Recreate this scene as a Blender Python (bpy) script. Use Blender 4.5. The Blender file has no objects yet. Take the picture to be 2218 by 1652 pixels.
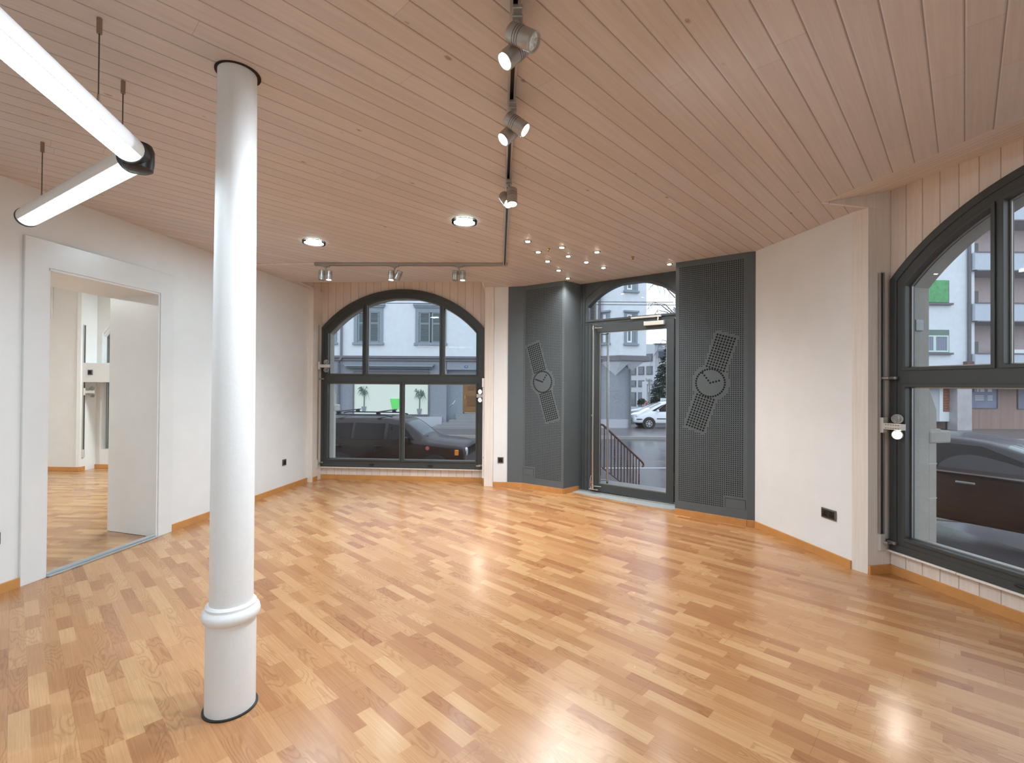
import bpy, bmesh, math, random
from mathutils import Vector, Matrix
from mathutils.geometry import tessellate_polygon
random.seed(7)
PI = math.pi
SC = bpy.context.scene
COL = SC.collection
# ------------------------------------------------------------------ camera
EYE = 1.35; FOC = 1030.0; CX, CY = 1109.0, 826.0
ROLL = math.radians(0.4); PITCH = math.radians(0.44)
cd = bpy.data.cameras.new('camera'); cam = bpy.data.objects.new('camera', cd); COL.objects.link(cam)
cd.sensor_fit = 'HORIZONTAL'; cd.sensor_width = 36.0; cd.lens = 36.0 * FOC / 2218.0
cd.clip_start = 0.05; cd.clip_end = 500
fw = Vector((0, math.cos(PITCH), math.sin(PITCH))); up0 = Vector((0, -math.sin(PITCH), math.cos(PITCH))); r0 = Vector((1, 0, 0))
rt = r0 * math.cos(ROLL) + up0 * math.sin(ROLL); up = up0 * math.cos(ROLL) - r0 * math.sin(ROLL)
cam.matrix_world = Matrix(((rt.x, up.x, -fw.x, 0), (rt.y, up.y, -fw.y, 0), (rt.z, up.z, -fw.z, EYE), (0, 0, 0, 1)))
SC.camera = cam
# ------------------------------------------------------------------ world, exposure
SC.view_settings.view_transform = 'Standard'; SC.view_settings.look = 'None'
SC.view_settings.exposure = 0.16; SC.view_settings.gamma = 1.0; SC.view_settings.use_curve_mapping = False
W = bpy.data.worlds.new('world'); SC.world = W; W.use_nodes = True
wn = W.node_tree; bg = wn.nodes['Background']
tc = wn.nodes.new('ShaderNodeTexCoord'); sx = wn.nodes.new('ShaderNodeSeparateXYZ'); rmp = wn.nodes.new('ShaderNodeValToRGB')
wn.links.new(tc.outputs['Generated'], sx.inputs[0]); wn.links.new(sx.outputs['Z'], rmp.inputs[0])
rmp.color_ramp.elements[0].position = 0.0; rmp.color_ramp.elements[0].color = (0.86, 0.92, 1.0, 1)
rmp.color_ramp.elements[1].position = 0.6; rmp.color_ramp.elements[1].color = (0.72, 0.84, 1.0, 1)
wn.links.new(rmp.outputs[0], bg.inputs['Color']); bg.inputs['Strength'].default_value = 1.75

LAMP = 1.0      # overall factor of the lamps in the room

# ------------------------------------------------------------------ pixel -> place on a plane Y = const (survey of the far facades)
def at(px, py, Y):
    u = (px - CX) / FOC; v = -(py - CY) / FOC
    d = rt * u + up * v + fw
    t = Y / d.y
    return Vector((d.x * t, Y, EYE + d.z * t))

# ------------------------------------------------------------------ mesh helpers
def frame(p, q, z=0.0):
    a = math.atan2(q[1] - p[1], q[0] - p[0])
    return Matrix.Translation((p[0], p[1], z)) @ Matrix.Rotation(a, 4, 'Z')

def setp(o, label=None, cat=None, group=None, kind=None):
    if label: o['label'] = label
    if cat: o['category'] = cat
    if group: o['group'] = group
    if kind: o['kind'] = kind
    return o

def obj(name, bm, m=None, parent=None, M=None, bevel=0, smooth=False, seg=2):
    if isinstance(bm, bmesh.types.BMesh):
        bmesh.ops.recalc_face_normals(bm, faces=bm.faces)
        me = bpy.data.meshes.new(name); bm.to_mesh(me); bm.free()
    else: me = bm
    o = bpy.data.objects.new(name, me); COL.objects.link(o)
    if m:
        for k in (m if isinstance(m, (list, tuple)) else [m]): me.materials.append(k)
    if smooth:
        for p in me.polygons: p.use_smooth = True
        try: me.set_sharp_from_angle(angle=math.radians(38))
        except Exception: pass
    if parent: o.parent = parent
    if M is not None: o.matrix_world = M if not parent else M
    if parent and M is not None: o.matrix_parent_inverse = Matrix.Identity(4); o.matrix_basis = M
    if bevel:
        b = o.modifiers.new('bevel', 'BEVEL'); b.width = bevel; b.segments = seg; b.limit_method = 'ANGLE'; b.angle_limit = math.radians(40)
    return o

def thing(name, label, cat, M, group=None):
    o = bpy.data.objects.new(name, None); COL.objects.link(o); o.empty_display_size = 0.1
    o.matrix_world = M if isinstance(M, Matrix) else Matrix.Translation(M)
    return setp(o, label, cat, group)

def struct(name, bm, m, M=None, parent=None, **k):
    o = obj(name, bm, m, parent, M, **k)
    if not parent: o['kind'] = 'structure'
    return o

def bx(bm, x0, x1, y0, y1, z0, z1, T=None, mi=0):
    c = [(x, y, z) for z in (z0, z1) for y in (y0, y1) for x in (x0, x1)]
    vs = [bm.verts.new((T @ Vector(p)) if T else p) for p in c]
    for f in ((0, 1, 3, 2), (4, 6, 7, 5), (0, 4, 5, 1), (2, 3, 7, 6), (0, 2, 6, 4), (1, 5, 7, 3)):
        bm.faces.new([vs[i] for i in f]).material_index = mi
    return bm

def box(x0, x1, y0, y1, z0, z1, T=None): return bx(bmesh.new(), x0, x1, y0, y1, z0, z1, T)

def tube(bm, pts, r, n=10, cap=True, mi=0):
    pts = [Vector(p) for p in pts]; rings = []
    rr = r if isinstance(r, (list, tuple)) else [r] * len(pts)
    for i, p in enumerate(pts):
        d = (pts[min(i + 1, len(pts) - 1)] - pts[max(i - 1, 0)]).normalized()
        a = d.orthogonal().normalized() if i == 0 else (prev - d * prev.dot(d)).normalized()
        prev = a; b = d.cross(a)
        rings.append([bm.verts.new(p + (a * math.cos(2 * PI * k / n) + b * math.sin(2 * PI * k / n)) * rr[i]) for k in range(n)])
    for A, B in zip(rings, rings[1:]):
        for k in range(n): bm.faces.new((A[k], A[(k + 1) % n], B[(k + 1) % n], B[k])).material_index = mi
    if cap:
        bm.faces.new(rings[0]).material_index = mi; bm.faces.new(rings[-1][::-1]).material_index = mi
    return bm

def lathe(bm, prof, n=32, T=None, mi=0):
    rings = []
    for r, z in prof:
        rings.append([bm.verts.new((T or Matrix()) @ Vector((r * math.cos(2 * PI * k / n), r * math.sin(2 * PI * k / n), z))) for k in range(n)])
    for A, B in zip(rings, rings[1:]):
        for k in range(n): bm.faces.new((A[k], A[(k + 1) % n], B[(k + 1) % n], B[k])).material_index = mi
    if prof[0][0] > 1e-6: bm.faces.new(rings[0]).material_index = mi
    if prof[-1][0] > 1e-6: bm.faces.new(rings[-1]).material_index = mi
    return bm

def plate(outer, holes, y0, y1, bm=None, T=None):
    """flat plate in the local XZ plane with holes, from depth y0 to y1"""
    bm = bm or bmesh.new(); loops = [outer] + list(holes); T = T or Matrix()
    tess = tessellate_polygon([[Vector((x, z, 0)) for x, z in l] for l in loops])
    flat = [p for l in loops for p in l]
    A = [bm.verts.new(T @ Vector((x, y0, z))) for x, z in flat]; B = [bm.verts.new(T @ Vector((x, y1, z))) for x, z in flat]
    for t in tess:
        try: bm.faces.new([A[i] for i in t]); bm.faces.new([B[i] for i in reversed(t)])
        except ValueError: pass
    o = 0
    for l in loops:
        n = len(l)
        for i in range(n):
            j = (i + 1) % n
            bm.faces.new((A[o + i], A[o + j], B[o + j], B[o + i]))
        o += n
    return bm

def prism(poly, z0, z1, bm=None):
    """vertical prism over an XY polygon"""
    bm = bm or bmesh.new()
    tess = tessellate_polygon([[Vector((x, y, 0)) for x, y in poly]])
    A = [bm.verts.new((x, y, z0)) for x, y in poly]; B = [bm.verts.new((x, y, z1)) for x, y in poly]
    for t in tess: bm.faces.new([A[i] for i in t]); bm.faces.new([B[i] for i in reversed(t)])
    n = len(poly)
    for i in range(n): bm.faces.new((A[i], A[(i + 1) % n], B[(i + 1) % n], B[i]))
    return bm

def arc(cx, cz, r, a0, a1, n): return [(cx + r * math.cos(a0 + (a1 - a0) * i / n), cz + r * math.sin(a0 + (a1 - a0) * i / n)) for i in range(n + 1)]

def text(name, s, size, m, parent, M, depth=0.0005):
    cu = bpy.data.curves.new(name, 'FONT'); cu.body = s; cu.size = size; cu.extrude = depth; cu.align_x = 'CENTER'; cu.align_y = 'CENTER'
    t = bpy.data.objects.new(name, cu); COL.objects.link(t)
    dg = bpy.context.evaluated_depsgraph_get(); dg.update()
    me = bpy.data.meshes.new_from_object(t.evaluated_get(dg)); bpy.data.objects.remove(t)
    return obj(name, me, m, parent, M)

def dup(root, M, label=None):
    r = root.copy(); COL.objects.link(r); r.matrix_world = M
    if label: r['label'] = label
    def rec(a, b):
        for ch in list(a.children):
            c = ch.copy(); COL.objects.link(c); c.parent = b; c.matrix_parent_inverse = Matrix.Identity(4); c.matrix_basis = ch.matrix_basis.copy()
            rec(ch, c)
    rec(root, r)
    return r

def spot(parent, M, power, ang, blend=0.6, color=(1, .86, .7), r=0.02):
    l = bpy.data.lights.new('beam', 'SPOT'); l.energy = power * LAMP; l.spot_size = math.radians(ang); l.spot_blend = blend; l.color = color; l.shadow_soft_size = r
    o = bpy.data.objects.new('beam', l); COL.objects.link(o); o.parent = parent; o.matrix_basis = M
    return o

def Rm(ax, deg): return Matrix.Rotation(math.radians(deg), 4, ax)
def Tm(x, y, z): return Matrix.Translation((x, y, z))

# ------------------------------------------------------------------ materials
class N:
    def __init__(s, name):
        s.m = bpy.data.materials.new(name); s.m.use_nodes = True; s.t = s.m.node_tree; s.b = s.t.nodes['Principled BSDF']
    def n(s, typ, **k):
        nd = s.t.nodes.new(typ)
        for a, b in k.items(): setattr(nd, a, b)
        return nd
    def put(s, sock, v):
        if isinstance(v, bpy.types.NodeSocket): s.t.links.new(v, sock)
        elif v is not None: sock.default_value = v
    def math(s, op, a, b=None, c=None, clamp=False):
        nd = s.n('ShaderNodeMath', operation=op, use_clamp=clamp); s.put(nd.inputs[0], a); s.put(nd.inputs[1], b)
        if c is not None: s.put(nd.inputs[2], c)
        return nd.outputs[0]
    def mix(s, f, a, b, mode='MIX'):
        nd = s.n('ShaderNodeMix', data_type='RGBA', blend_type=mode); s.put(nd.inputs[0], f); s.put(nd.inputs[6], a); s.put(nd.inputs[7], b); return nd.outputs[2]
    def comb(s, x, y, z): nd = s.n('ShaderNodeCombineXYZ'); s.put(nd.inputs[0], x); s.put(nd.inputs[1], y); s.put(nd.inputs[2], z); return nd.outputs[0]
    def xyz(s):
        c = s.n('ShaderNodeTexCoord'); x = s.n('ShaderNodeSeparateXYZ'); s.t.links.new(c.outputs['Object'], x.inputs[0]); return x.outputs[0], x.outputs[1], x.outputs[2], c.outputs['Object']
    def noise(s, vec, scale, detail=3, rough=.5, col=False):
        nd = s.n('ShaderNodeTexNoise'); s.put(nd.inputs['Vector'], vec); nd.inputs['Scale'].default_value = scale; nd.inputs['Detail'].default_value = detail; nd.inputs['Roughness'].default_value = rough
        return nd.outputs[1 if col else 0]
    def white(s, vec, dim='3D', col=False):
        nd = s.n('ShaderNodeTexWhiteNoise', noise_dimensions=dim); s.put(nd.inputs['Vector'], vec); return nd.outputs[1 if col else 0]
    def ramp(s, f, *st):
        nd = s.n('ShaderNodeValToRGB'); s.put(nd.inputs[0], f); e = nd.color_ramp.elements
        while len(e) < len(st): e.new(0.5)
        for i, (p, c) in enumerate(st): e[i].position = p; e[i].color = tuple(c) + (1,) if len(c) == 3 else c
        return nd.outputs[0]
    def rng(s, v, a, b, c=0, d=1):
        nd = s.n('ShaderNodeMapRange'); s.put(nd.inputs[0], v); nd.inputs[1].default_value = a; nd.inputs[2].default_value = b; nd.inputs[3].default_value = c; nd.inputs[4].default_value = d; return nd.outputs[0]
    def bump(s, h, st=.3, dist=.002):
        nd = s.n('ShaderNodeBump'); nd.inputs['Strength'].default_value = st; nd.inputs['Distance'].default_value = dist; s.put(nd.inputs['Height'], h); s.t.links.new(nd.outputs[0], s.b.inputs['Normal'])

def mat(name, c, rough=.5, metal=0, bump=0, bscale=60, coat=0, var=0, vscale=4, spec=None, emit=None):
    s = N(name); s.b.inputs['Base Color'].default_value = tuple(c) + (1,); s.b.inputs['Roughness'].default_value = rough; s.b.inputs['Metallic'].default_value = metal
    if coat: s.b.inputs['Coat Weight'].default_value = coat; s.b.inputs['Coat Roughness'].default_value = .05
    if spec is not None: s.b.inputs['Specular IOR Level'].default_value = spec
    x, y, z, v = s.xyz()
    f = s.noise(v, vscale, 4, .6)
    vv = max(var, .03)
    k = s.rng(f, .25, .75, 1 - vv, 1 + vv)
    s.put(s.b.inputs['Base Color'], s.mix(1.0, tuple(c) + (1,), s.comb(k, k, k), 'MULTIPLY'))
    if bump: s.bump(s.noise(v, bscale, 4, .6), bump, .004)
    if emit: s.b.inputs['Emission Color'].default_value = tuple(emit[:3]) + (1,); s.b.inputs['Emission Strength'].default_value = emit[3]
    return s.m

def boards(name, w, axis_a, axis_b, base, var=.05, knots=1.0, off=0.0, rough=.5, grain=.06, L=3.7):
    """tongue-and-groove boards: across = axis_a, along = axis_b"""
    s = N(name); xs = s.xyz(); a = xs[axis_a]; b = xs[axis_b]
    a = s.math('ADD', a, 50.0 * w + off)
    q = s.math('DIVIDE', a, w); idx = s.math('FLOOR', q); fr = s.math('FRACT', q)
    h1 = s.white(s.comb(idx, 3.3, 0)); 
    # end joints
    bb = s.math('DIVIDE', s.math('ADD', s.math('ADD', b, 60), s.math('MULTIPLY', h1, L * 3)), L); seg = s.math('FLOOR', bb); jf = s.math('FRACT', bb)
    h2 = s.white(s.comb(idx, seg, 1.7)); h3 = s.white(s.comb(seg, idx, 9.1))
    d = s.math('MULTIPLY', s.math('MINIMUM', fr, s.math('SUBTRACT', 1.0, fr)), w)
    dj = s.math('MULTIPLY', s.math('MINIMUM', jf, s.math('SUBTRACT', 1.0, jf)), L)
    g = s.rng(d, .0008, .0028, 0, 1); jt = s.rng(dj, .0004, .0012, 0, 1)
    gr = s.noise(s.comb(s.math('MULTIPLY', a, 55), s.math('MULTIPLY', b, 1.6), s.math('MULTIPLY', idx, 7.7)), 1.0, 5, .6)
    gr2 = s.noise(s.comb(s.math('MULTIPLY', a, 260), s.math('MULTIPLY', b, 6), idx), 1.0, 2, .5)
    k = s.math('ADD', s.rng(gr, .3, .7, 1 - grain, 1 + grain), s.rng(gr2, .3, .7, -.025, .025))
    k = s.math('MULTIPLY', k, s.rng(h2, 0, 1, 1 - var, 1 + var))
    col = s.mix(1.0, tuple(base) + (1,), s.comb(k, s.math('MULTIPLY', k, s.rng(h3, 0, 1, .985, 1.015)), s.math('MULTIPLY', k, s.rng(h3, 0, 1, .96, 1.03))), 'MULTIPLY')
    # knots
    v = s.n('ShaderNodeTexVoronoi', feature='F1'); s.put(v.inputs['Vector'], s.comb(s.math('MULTIPLY', a, 9.0), s.math('MULTIPLY', b, 5.0), 0)); v.inputs['Scale'].default_value = 1.0; v.inputs['Randomness'].default_value = 1.0
    vd = s.math('ADD', v.outputs['Distance'], s.math('MULTIPLY', s.math('SUBTRACT', s.noise(xs[3], 140, 3, .7), .5), .13))
    sz = s.n('ShaderNodeSeparateColor'); s.t.links.new(v.outputs['Color'], sz.inputs[0])
    rad = s.math('MULTIPLY', s.math('POWER', sz.outputs[0], 2.0), .10)
    kn = s.math('MULTIPLY', s.rng(s.math('SUBTRACT', vd, rad), -.03, .02, 1, 0), s.math('GREATER_THAN', sz.outputs[0], .28))
    col = s.mix(s.math('MULTIPLY', kn, .55 * knots), col, (.21, .13, .10, 1))
    col = s.mix(s.math('MULTIPLY', s.math('SUBTRACT', 1.0, g), .62), col, (.13, .075, .05, 1))
    col = s.mix(s.math('MULTIPLY', s.math('SUBTRACT', 1.0, jt), .45), col, (.10, .06, .04, 1))
    s.put(s.b.inputs['Base Color'], col); s.b.inputs['Roughness'].default_value = rough
    prof = s.math('ADD', s.rng(d, 0, .006, 0, 1), s.math('MULTIPLY', gr2, .06))
    s.bump(prof, .7, .004)
    return s.m

def laminate(name, tone=(1, 1, 1)):
    s = N(name); x, y, z, v = s.xyz()      # x = along the planks, y = across
    w = .0615; a = s.math('ADD', y, 60 * w * 1.0); q = s.math('DIVIDE', a, w); row = s.math('FLOOR', q); fr = s.math('FRACT', q)
    hr = s.white(s.comb(row, 5.1, 0)); hr2 = s.white(s.comb(row, 1.3, 4))
    Ls = s.rng(hr2, 0, 1, .23, .36)
    xx = s.math('ADD', s.math('ADD', x, 40), s.math('MULTIPLY', hr, 7.0))
    warp = s.math('MULTIPLY', s.math('SINE', s.math('MULTIPLY', xx, 5.3)), .07)
    q2 = s.math('DIVIDE', s.math('ADD', xx, warp), Ls); c = s.math('FLOOR', q2); cf = s.math('FRACT', q2)
    h = s.white(s.comb(row, c, 0)); h2 = s.white(s.comb(c, row, 8.8)); h3 = s.white(s.comb(row, c, 21.3))
    base = s.ramp(h, (0, (.375, .160, .062)), (.2, (.43, .200, .080)), (.55, (.50, .252, .105)), (.85, (.55, .300, .132)), (1, (.585, .335, .155)))
    # grain: fine streaks plus cathedral rings on some strips
    off = s.math('MULTIPLY', h2, 37.0)
    g1 = s.noise(s.comb(s.math('MULTIPLY', x, 5), s.math('MULTIPLY', y, 190), off), 1.0, 4, .6)
    dist = s.noise(s.comb(s.math('MULTIPLY', x, 2.6), s.math('MULTIPLY', y, 13), off), 1.0, 1, .4)
    ring = s.math('SINE', s.math('MULTIPLY', dist, 95.0))
    ring = s.math('MULTIPLY', s.rng(ring, .2, 1, 0, 1), s.math('GREATER_THAN', h3, .55))
    k = s.math('SUBTRACT', s.rng(g1, .3, .7, .88, 1.09), s.math('MULTIPLY', ring, .17))
    col = s.mix(1.0, base, s.comb(s.math('MULTIPLY', k, tone[0]), s.math('MULTIPLY', s.math('POWER', k, 1.3), tone[1]), s.math('MULTIPLY', s.math('POWER', k, 1.6), tone[2])), 'MULTIPLY')
    # board joints (three strips wide, 1.29 m long)
    W3 = 3 * w; p = s.math('DIVIDE', a, W3); pr = s.math('FLOOR', p); pf = s.math('FRACT', p); hp = s.white(s.comb(pr, 2.2, 2))
    e = s.math('DIVIDE', s.math('ADD', s.math('ADD', x, 40), s.math('MULTIPLY', hp, 1.29)), 1.29); ef = s.math('FRACT', e)
    dl = s.math('MULTIPLY', s.math('MINIMUM', pf, s.math('SUBTRACT', 1.0, pf)), W3); de = s.math('MULTIPLY', s.math('MINIMUM', ef, s.math('SUBTRACT', 1.0, ef)), 1.29)
    jn = s.math('MINIMUM', s.rng(dl, .0002, .0008, 0, 1), s.rng(de, .0004, .0011, 0, 1))
    col = s.mix(s.math('MULTIPLY', s.math('SUBTRACT', 1.0, jn), .5), col, (.12, .05, .02, 1))
    s.put(s.b.inputs['Base Color'], col)
    s.put(s.b.inputs['Roughness'], s.rng(s.noise(v, 3.0, 5, .6), .3, .7, .20, .28))
    s.b.inputs['Specular IOR Level'].default_value = .75
    s.bump(s.math('ADD', s.math('MULTIPLY', g1, .5), s.math('MULTIPLY', jn, 1.0)), .06, .001)
    return s.m

def glass(name, tint=(1, 1, 1), base=.045):
    m = bpy.data.materials.new(name); m.use_nodes = True; t = m.node_tree; t.nodes.clear()
    o = t.nodes.new('ShaderNodeOutputMaterial'); mx = t.nodes.new('ShaderNodeMixShader'); tr = t.nodes.new('ShaderNodeBsdfTransparent'); gl = t.nodes.new('ShaderNodeBsdfGlossy'); fr = t.nodes.new('ShaderNodeFresnel')
    fr.inputs[0].default_value = 1.30; gl.inputs['Roughness'].default_value = 0.0; tr.inputs[0].default_value = tuple(tint) + (1,)
    t.links.new(fr.outputs[0], mx.inputs[0]); t.links.new(tr.outputs[0], mx.inputs[1]); t.links.new(gl.outputs[0], mx.inputs[2]); t.links.new(mx.outputs[0], o.inputs[0])
    return m

def emis(name, c, st):
    s = N(name); x, y, z, v = s.xyz()
    s.b.inputs['Base Color'].default_value = (.8, .8, .8, 1); s.b.inputs['Emission Color'].default_value = tuple(c) + (1,); s.b.inputs['Emission Strength'].default_value = st
    s.b.inputs['Roughness'].default_value = .4
    return s.m

PINE = (.76, .66, .59)
M_ceil = boards('whitewashed_spruce_ceiling', .1055, 1, 0, (.65, .585, .56), .045, 1.3)
M_wallb = boards('whitewashed_spruce_boards', .11, 0, 2, PINE, .05, .9, off=.0, L=300)
M_post = boards('whitewashed_spruce_plank', .9, 0, 2, (.82, .745, .68), .02, .7, off=.45, L=300)
M_sof = boards('whitewashed_spruce_soffit', .075, 1, 0, (.80,.70,.64), .04, .4)
M_floor = laminate('beech_laminate')
M_floor2 = laminate('beech_laminate_pale', (.95, 1.0, .95))
M_wall = mat('white_plaster', (.81, .82, .825), .75, bump=.12, bscale=90, var=.015)
M_paint = mat('white_gloss_paint', (.785, .795, .80), .3, bump=.04, bscale=30)
M_base = mat('beech_skirting', (.58, .27, .085), .38, var=.1, vscale=9)
M_frame = mat('dark_grey_painted_metal', (.052, .058, .058), .34, var=.04)
M_panel = mat('grey_painted_sheet_metal', (.105, .126, .138), .42, var=.03)
M_black = mat('black_plastic', (.012, .012, .013), .4)
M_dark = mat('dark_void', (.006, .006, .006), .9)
M_steel = mat('brushed_steel', (.62, .60, .57), .25, metal=1, var=.05)
M_alu = mat('anodised_aluminium', (.46, .44, .41), .38, metal=.85)
M_spot = mat('champagne_grey_metal', (.44, .41, .38), .35, metal=.55)
M_col = mat('white_painted_cast_iron', (.81, .815, .815), .42, bump=.25, bscale=45, var=.02)
M_stone = mat('grey_sandstone', (.42, .40, .36), .85, bump=.5, bscale=60, var=.12)
M_gran = mat('speckled_granite', (.36, .40, .41), .55, bump=.15, bscale=200, var=.3, vscale=160)
M_glass = glass('window_glass', (.97, .985, .985))
M_mirror = mat('spot_reflector', (.75, .75, .72), .12, metal=1)
M_brass = mat('brass', (.55, .36, .13), .3, metal=1)
M_led = emis('halogen_glow', (1, .88, .70), 60)
M_ledw = emis('lamp_glow', (1, .95, .88), 22)
M_off = mat('led_face_faint_glow', (.60, .56, .50), .3, emit=(1, .85, .65, .25))  # switched-off face given a weak warm glow of its own
M_tube = emis('fluorescent_diffuser', (.86, .95, 1.0), 1.9)
M_down = emis('downlight_diffuser', (.82, 1.0, .96), 9)
M_lamphouse = mat('white_lamp_housing', (.88, .89, .90), .35)

# ------------------------------------------------------------------ plan of the room
H = 2.66
LW_P, LW_Q = (-3.254, 3.041), (-2.825, 6.441)
BW_P, BW_Q = (-2.80, 6.548), (-.05, 6.335)
WA_P, WA_Q = (-2.744, 6.80), (-.39, 6.63)            # plane of the back window
DR_P, DR_Q = (.873, 6.15), (1.837, 5.40)             # plane of the door
P1_P, P1_Q = (.147, 6.28), (.648, 5.93)              # front of left metal panel
P2_P, P2_Q = (1.732, 5.035), (2.284, 4.613)          # front of right metal panel
RW_P, RW_Q = (2.35, 4.57), (2.54, 3.55)
WB_P, WB_Q = (2.778, 3.492), (2.778 + 2.36 * .2309, 3.492 - 2.36 * .973)
rdir = Vector((.2309, -.973)); rout = Vector((.973, .2309))
def ralong(p, s, o=0): return (p[0] + rdir.x * s + rout.x * o, p[1] + rdir.y * s + rout.y * o)
RP1 = (2.59, 3.455)                                   # end of the post, start of the bay
R2 = ralong(RP1, 2.42)                                # other end of the right bay
R3 = ralong(R2, .9)
WC_P = ralong(WB_P, 3.32); WC_Q = ralong(WC_P, 2.36)
R4 = ralong(R3, 2.42); R5 = ralong(R4, .25)
REAR = R5[1]
ldx = .1262
LREAR = (-3.254 + (REAR - 3.041) * ldx, REAR)

# floor: one laminate floor under the room
fp = [LREAR, (-2.79, 6.7), (-2.75, 6.9), (-.38, 6.75), (-.05, 6.45), (.20, 6.55), (.88, 6.22), (.62, 5.93), (1.70, 5.06), (1.9, 5.38), (2.7, 4.7), (2.75, 3.6), ralong(WB_P, 0, .1), ralong(WC_Q, .3, .1), (R5[0] + .3, REAR)]
fa = math.radians(90 + 46.4)
MF = Matrix.Rotation(fa, 4, 'Z')
def local_poly(poly, M): 
    Mi = M.inverted(); return [tuple((Mi @ Vector((x, y, 0)))[:2]) for x, y in poly]
FL = [LREAR, (-2.78, 6.70), (-2.77, 6.92), (-.3, 6.74), (.85, 6.45), (2.0, 5.5), (2.7, 4.75), (2.85, 3.7), ralong(WB_P, -.1, .12), ralong(WC_Q, .3, .12), (R5[0] + .3, REAR)]
struct('floor', prism(local_poly(FL, MF), -.15, 0.0), M_floor, MF)

# ceiling with the two notches in front of the window bays (boards run along local x)
MC = Matrix.Rotation(math.radians(90 - 43.6), 4, 'Z')
LE0, LE1 = (-2.745, 6.125), (-.40, 6.03)
RE0 = (2.195, 3.358); RE1 = ralong(RE0, 2.40)
RF0 = ralong(RE0, 3.32); RF1 = ralong(RF0, 2.40)
CE = [(LREAR[0] - .1, REAR - .1), (-2.92, 6.7), (-2.72, 6.56), LE0, LE1, (-.3945, 6.385), (-.35, 6.44), (-.2, 6.6), (.9, 6.5), (2.2, 5.5), (2.6, 4.7), (2.59, 3.457), RE0, RE1, R2, R3, RF0, RF1, R4, (R5[0] + .1, REAR - .1)]
struct('ceiling', prism(local_poly(CE, MC), H, H + .03), M_ceil, MC)
struct('ceiling_slab', prism([(LREAR[0] - .6, REAR - .3), (-3.6, 7.3), (1.2, 7.0), (3.2, 5.3), ralong(WC_Q, .9, .5)], 2.95, 3.25), M_stone)

# ---- left wall with its doorway
ML = frame(LW_P, LW_Q)
smin = -6.2
op = [(.246, -.3), (1.148, -.3), (1.148, 2.137), (.246, 2.137)]
outer0 = [(smin, -.3), (.246, -.3), (.246, 2.137), (1.148, 2.137), (1.148, -.3), (3.60, -.3), (3.60, 2.95), (smin, 2.95)]
outer1 = [(smin, -.3), (.14, -.3), (.14, 2.15), (1.25, 2.15), (1.25, -.3), (3.60, -.3), (3.60, 2.95), (smin, 2.95)]
t = plate(outer0, [], 0, .012); plate(outer1, [], .012, .575, t)
struct('wall_left', t, M_wall, ML)
t = bmesh.new()
casing = [(.099, 0), (.246, 0), (.246, 2.137), (1.148, 2.137), (1.148, 0), (1.292, 0), (1.292, 2.325), (.099, 2.325)]
plate(casing, [], -.018, 0.0, t)
struct('trim_1', t, M_paint, ML, bevel=.003)
t = bmesh.new(); prism([(.246, -.010), (.262, -.010), (.160, .582), (.140, .582)], 0, 2.137, t); prism([(1.132, -.010), (1.148, -.010), (1.252, .582), (1.236, .582)], 0, 2.137, t); prism([(.250, -.010), (1.144, -.010), (1.25, .582), (.14, .582)], 2.121, 2.150, t)
struct('trim_2', t, M_paint, ML, bevel=.002)
t = bmesh.new(); bx(t, .262, 1.132, -.035, .02, 0, .012); bx(t, .262, 1.132, -.012, .02, .012, .028)
struct('trim_3', t, mat('threshold_aluminium', (.55, .60, .63), .3, metal=.8), ML, bevel=.004)

def skirting(name, p, q, h=.062, th=.016, off=0.0, s0=0.0, s1=None, M=None):
    L = math.hypot(q[0] - p[0], q[1] - p[1]); s1 = L if s1 is None else s1
    bm = box(s0, s1, -th, 0, 0, h)
    k = s0 + .12
    while k < s1:
        lathe(bm, [(.004, 0), (.004, .0012)], 10, Tm(k, -th, h * .5) @ Rm('X', 90)); k += .62
    return struct(name, bm, M_base, M or frame(p, q), bevel=.003)
skirting('baseboard_left', LW_P, LW_Q, s0=smin, s1=.098)
skirting('baseboard_left', LW_P, LW_Q, s0=1.293, s1=3.52)

# ---- back wall: plaster strips beside the window bay
struct('wall_back', plate([(-.12, -.3), (.06, -.3), (.06, 2.95), (-.12, 2.95)], [], 0, .5), M_wall, frame((-2.84, 6.56), BW_Q))
MB = frame(BW_P, BW_Q)
def sB(x): return (x - BW_P[0]) / math.cos(math.atan2(BW_Q[1] - BW_P[1], BW_Q[0] - BW_P[0]))
struct('wall_back', plate([(sB(-.245), -.3), (sB(-.03), -.3), (sB(-.03), 2.95), (sB(-.245), 2.95)], [], 0.005, .5), M_wall, MB)
skirting('baseboard_back', BW_P, BW_Q, s0=sB(-.243), s1=sB(-.05))
# wooden posts each side of the bay
def post(name, M, s0, s1, dep, front=-.012):
    bm = box(s0, s1, front, dep, 0, H)
    for z in (.15, .75, 1.3, 1.9, 2.45):
        lathe(bm, [(.0035, 0), (.0035, .001)], 8, M_id(s0 + .02, front, z)); lathe(bm, [(.0035, 0), (.0035, .001)], 8, M_id(s1 - .02, front, z + .01))
    return struct(name, bm, M_post, M, bevel=.002)
def M_id(x, y, z): return Tm(x, y, z) @ Rm('X', 90)
post('trim_4', MB, sB(-2.735 - .115), sB(-2.735), .26)
post('trim_5', MB, sB(-.365), sB(-.247), .30)

# ---- right wall
MR = frame(RW_P, RW_Q); RL = math.hypot(RW_Q[0] - RW_P[0], RW_Q[1] - RW_P[1])
struct('wall_right', plate([(-.12, -.3), (RL, -.3), (RL, 2.95), (-.12, 2.95)], [], 0, .5), M_wall, MR)
skirting('baseboard_right', RW_P, RW_Q, s0=0.0, s1=RL)
MP = frame(RW_Q, RP1); PL = math.hypot(RP1[0] - RW_Q[0], RP1[1] - RW_Q[1])
post('trim_6', MP, 0.0, PL, .12, front=-.004)
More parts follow.
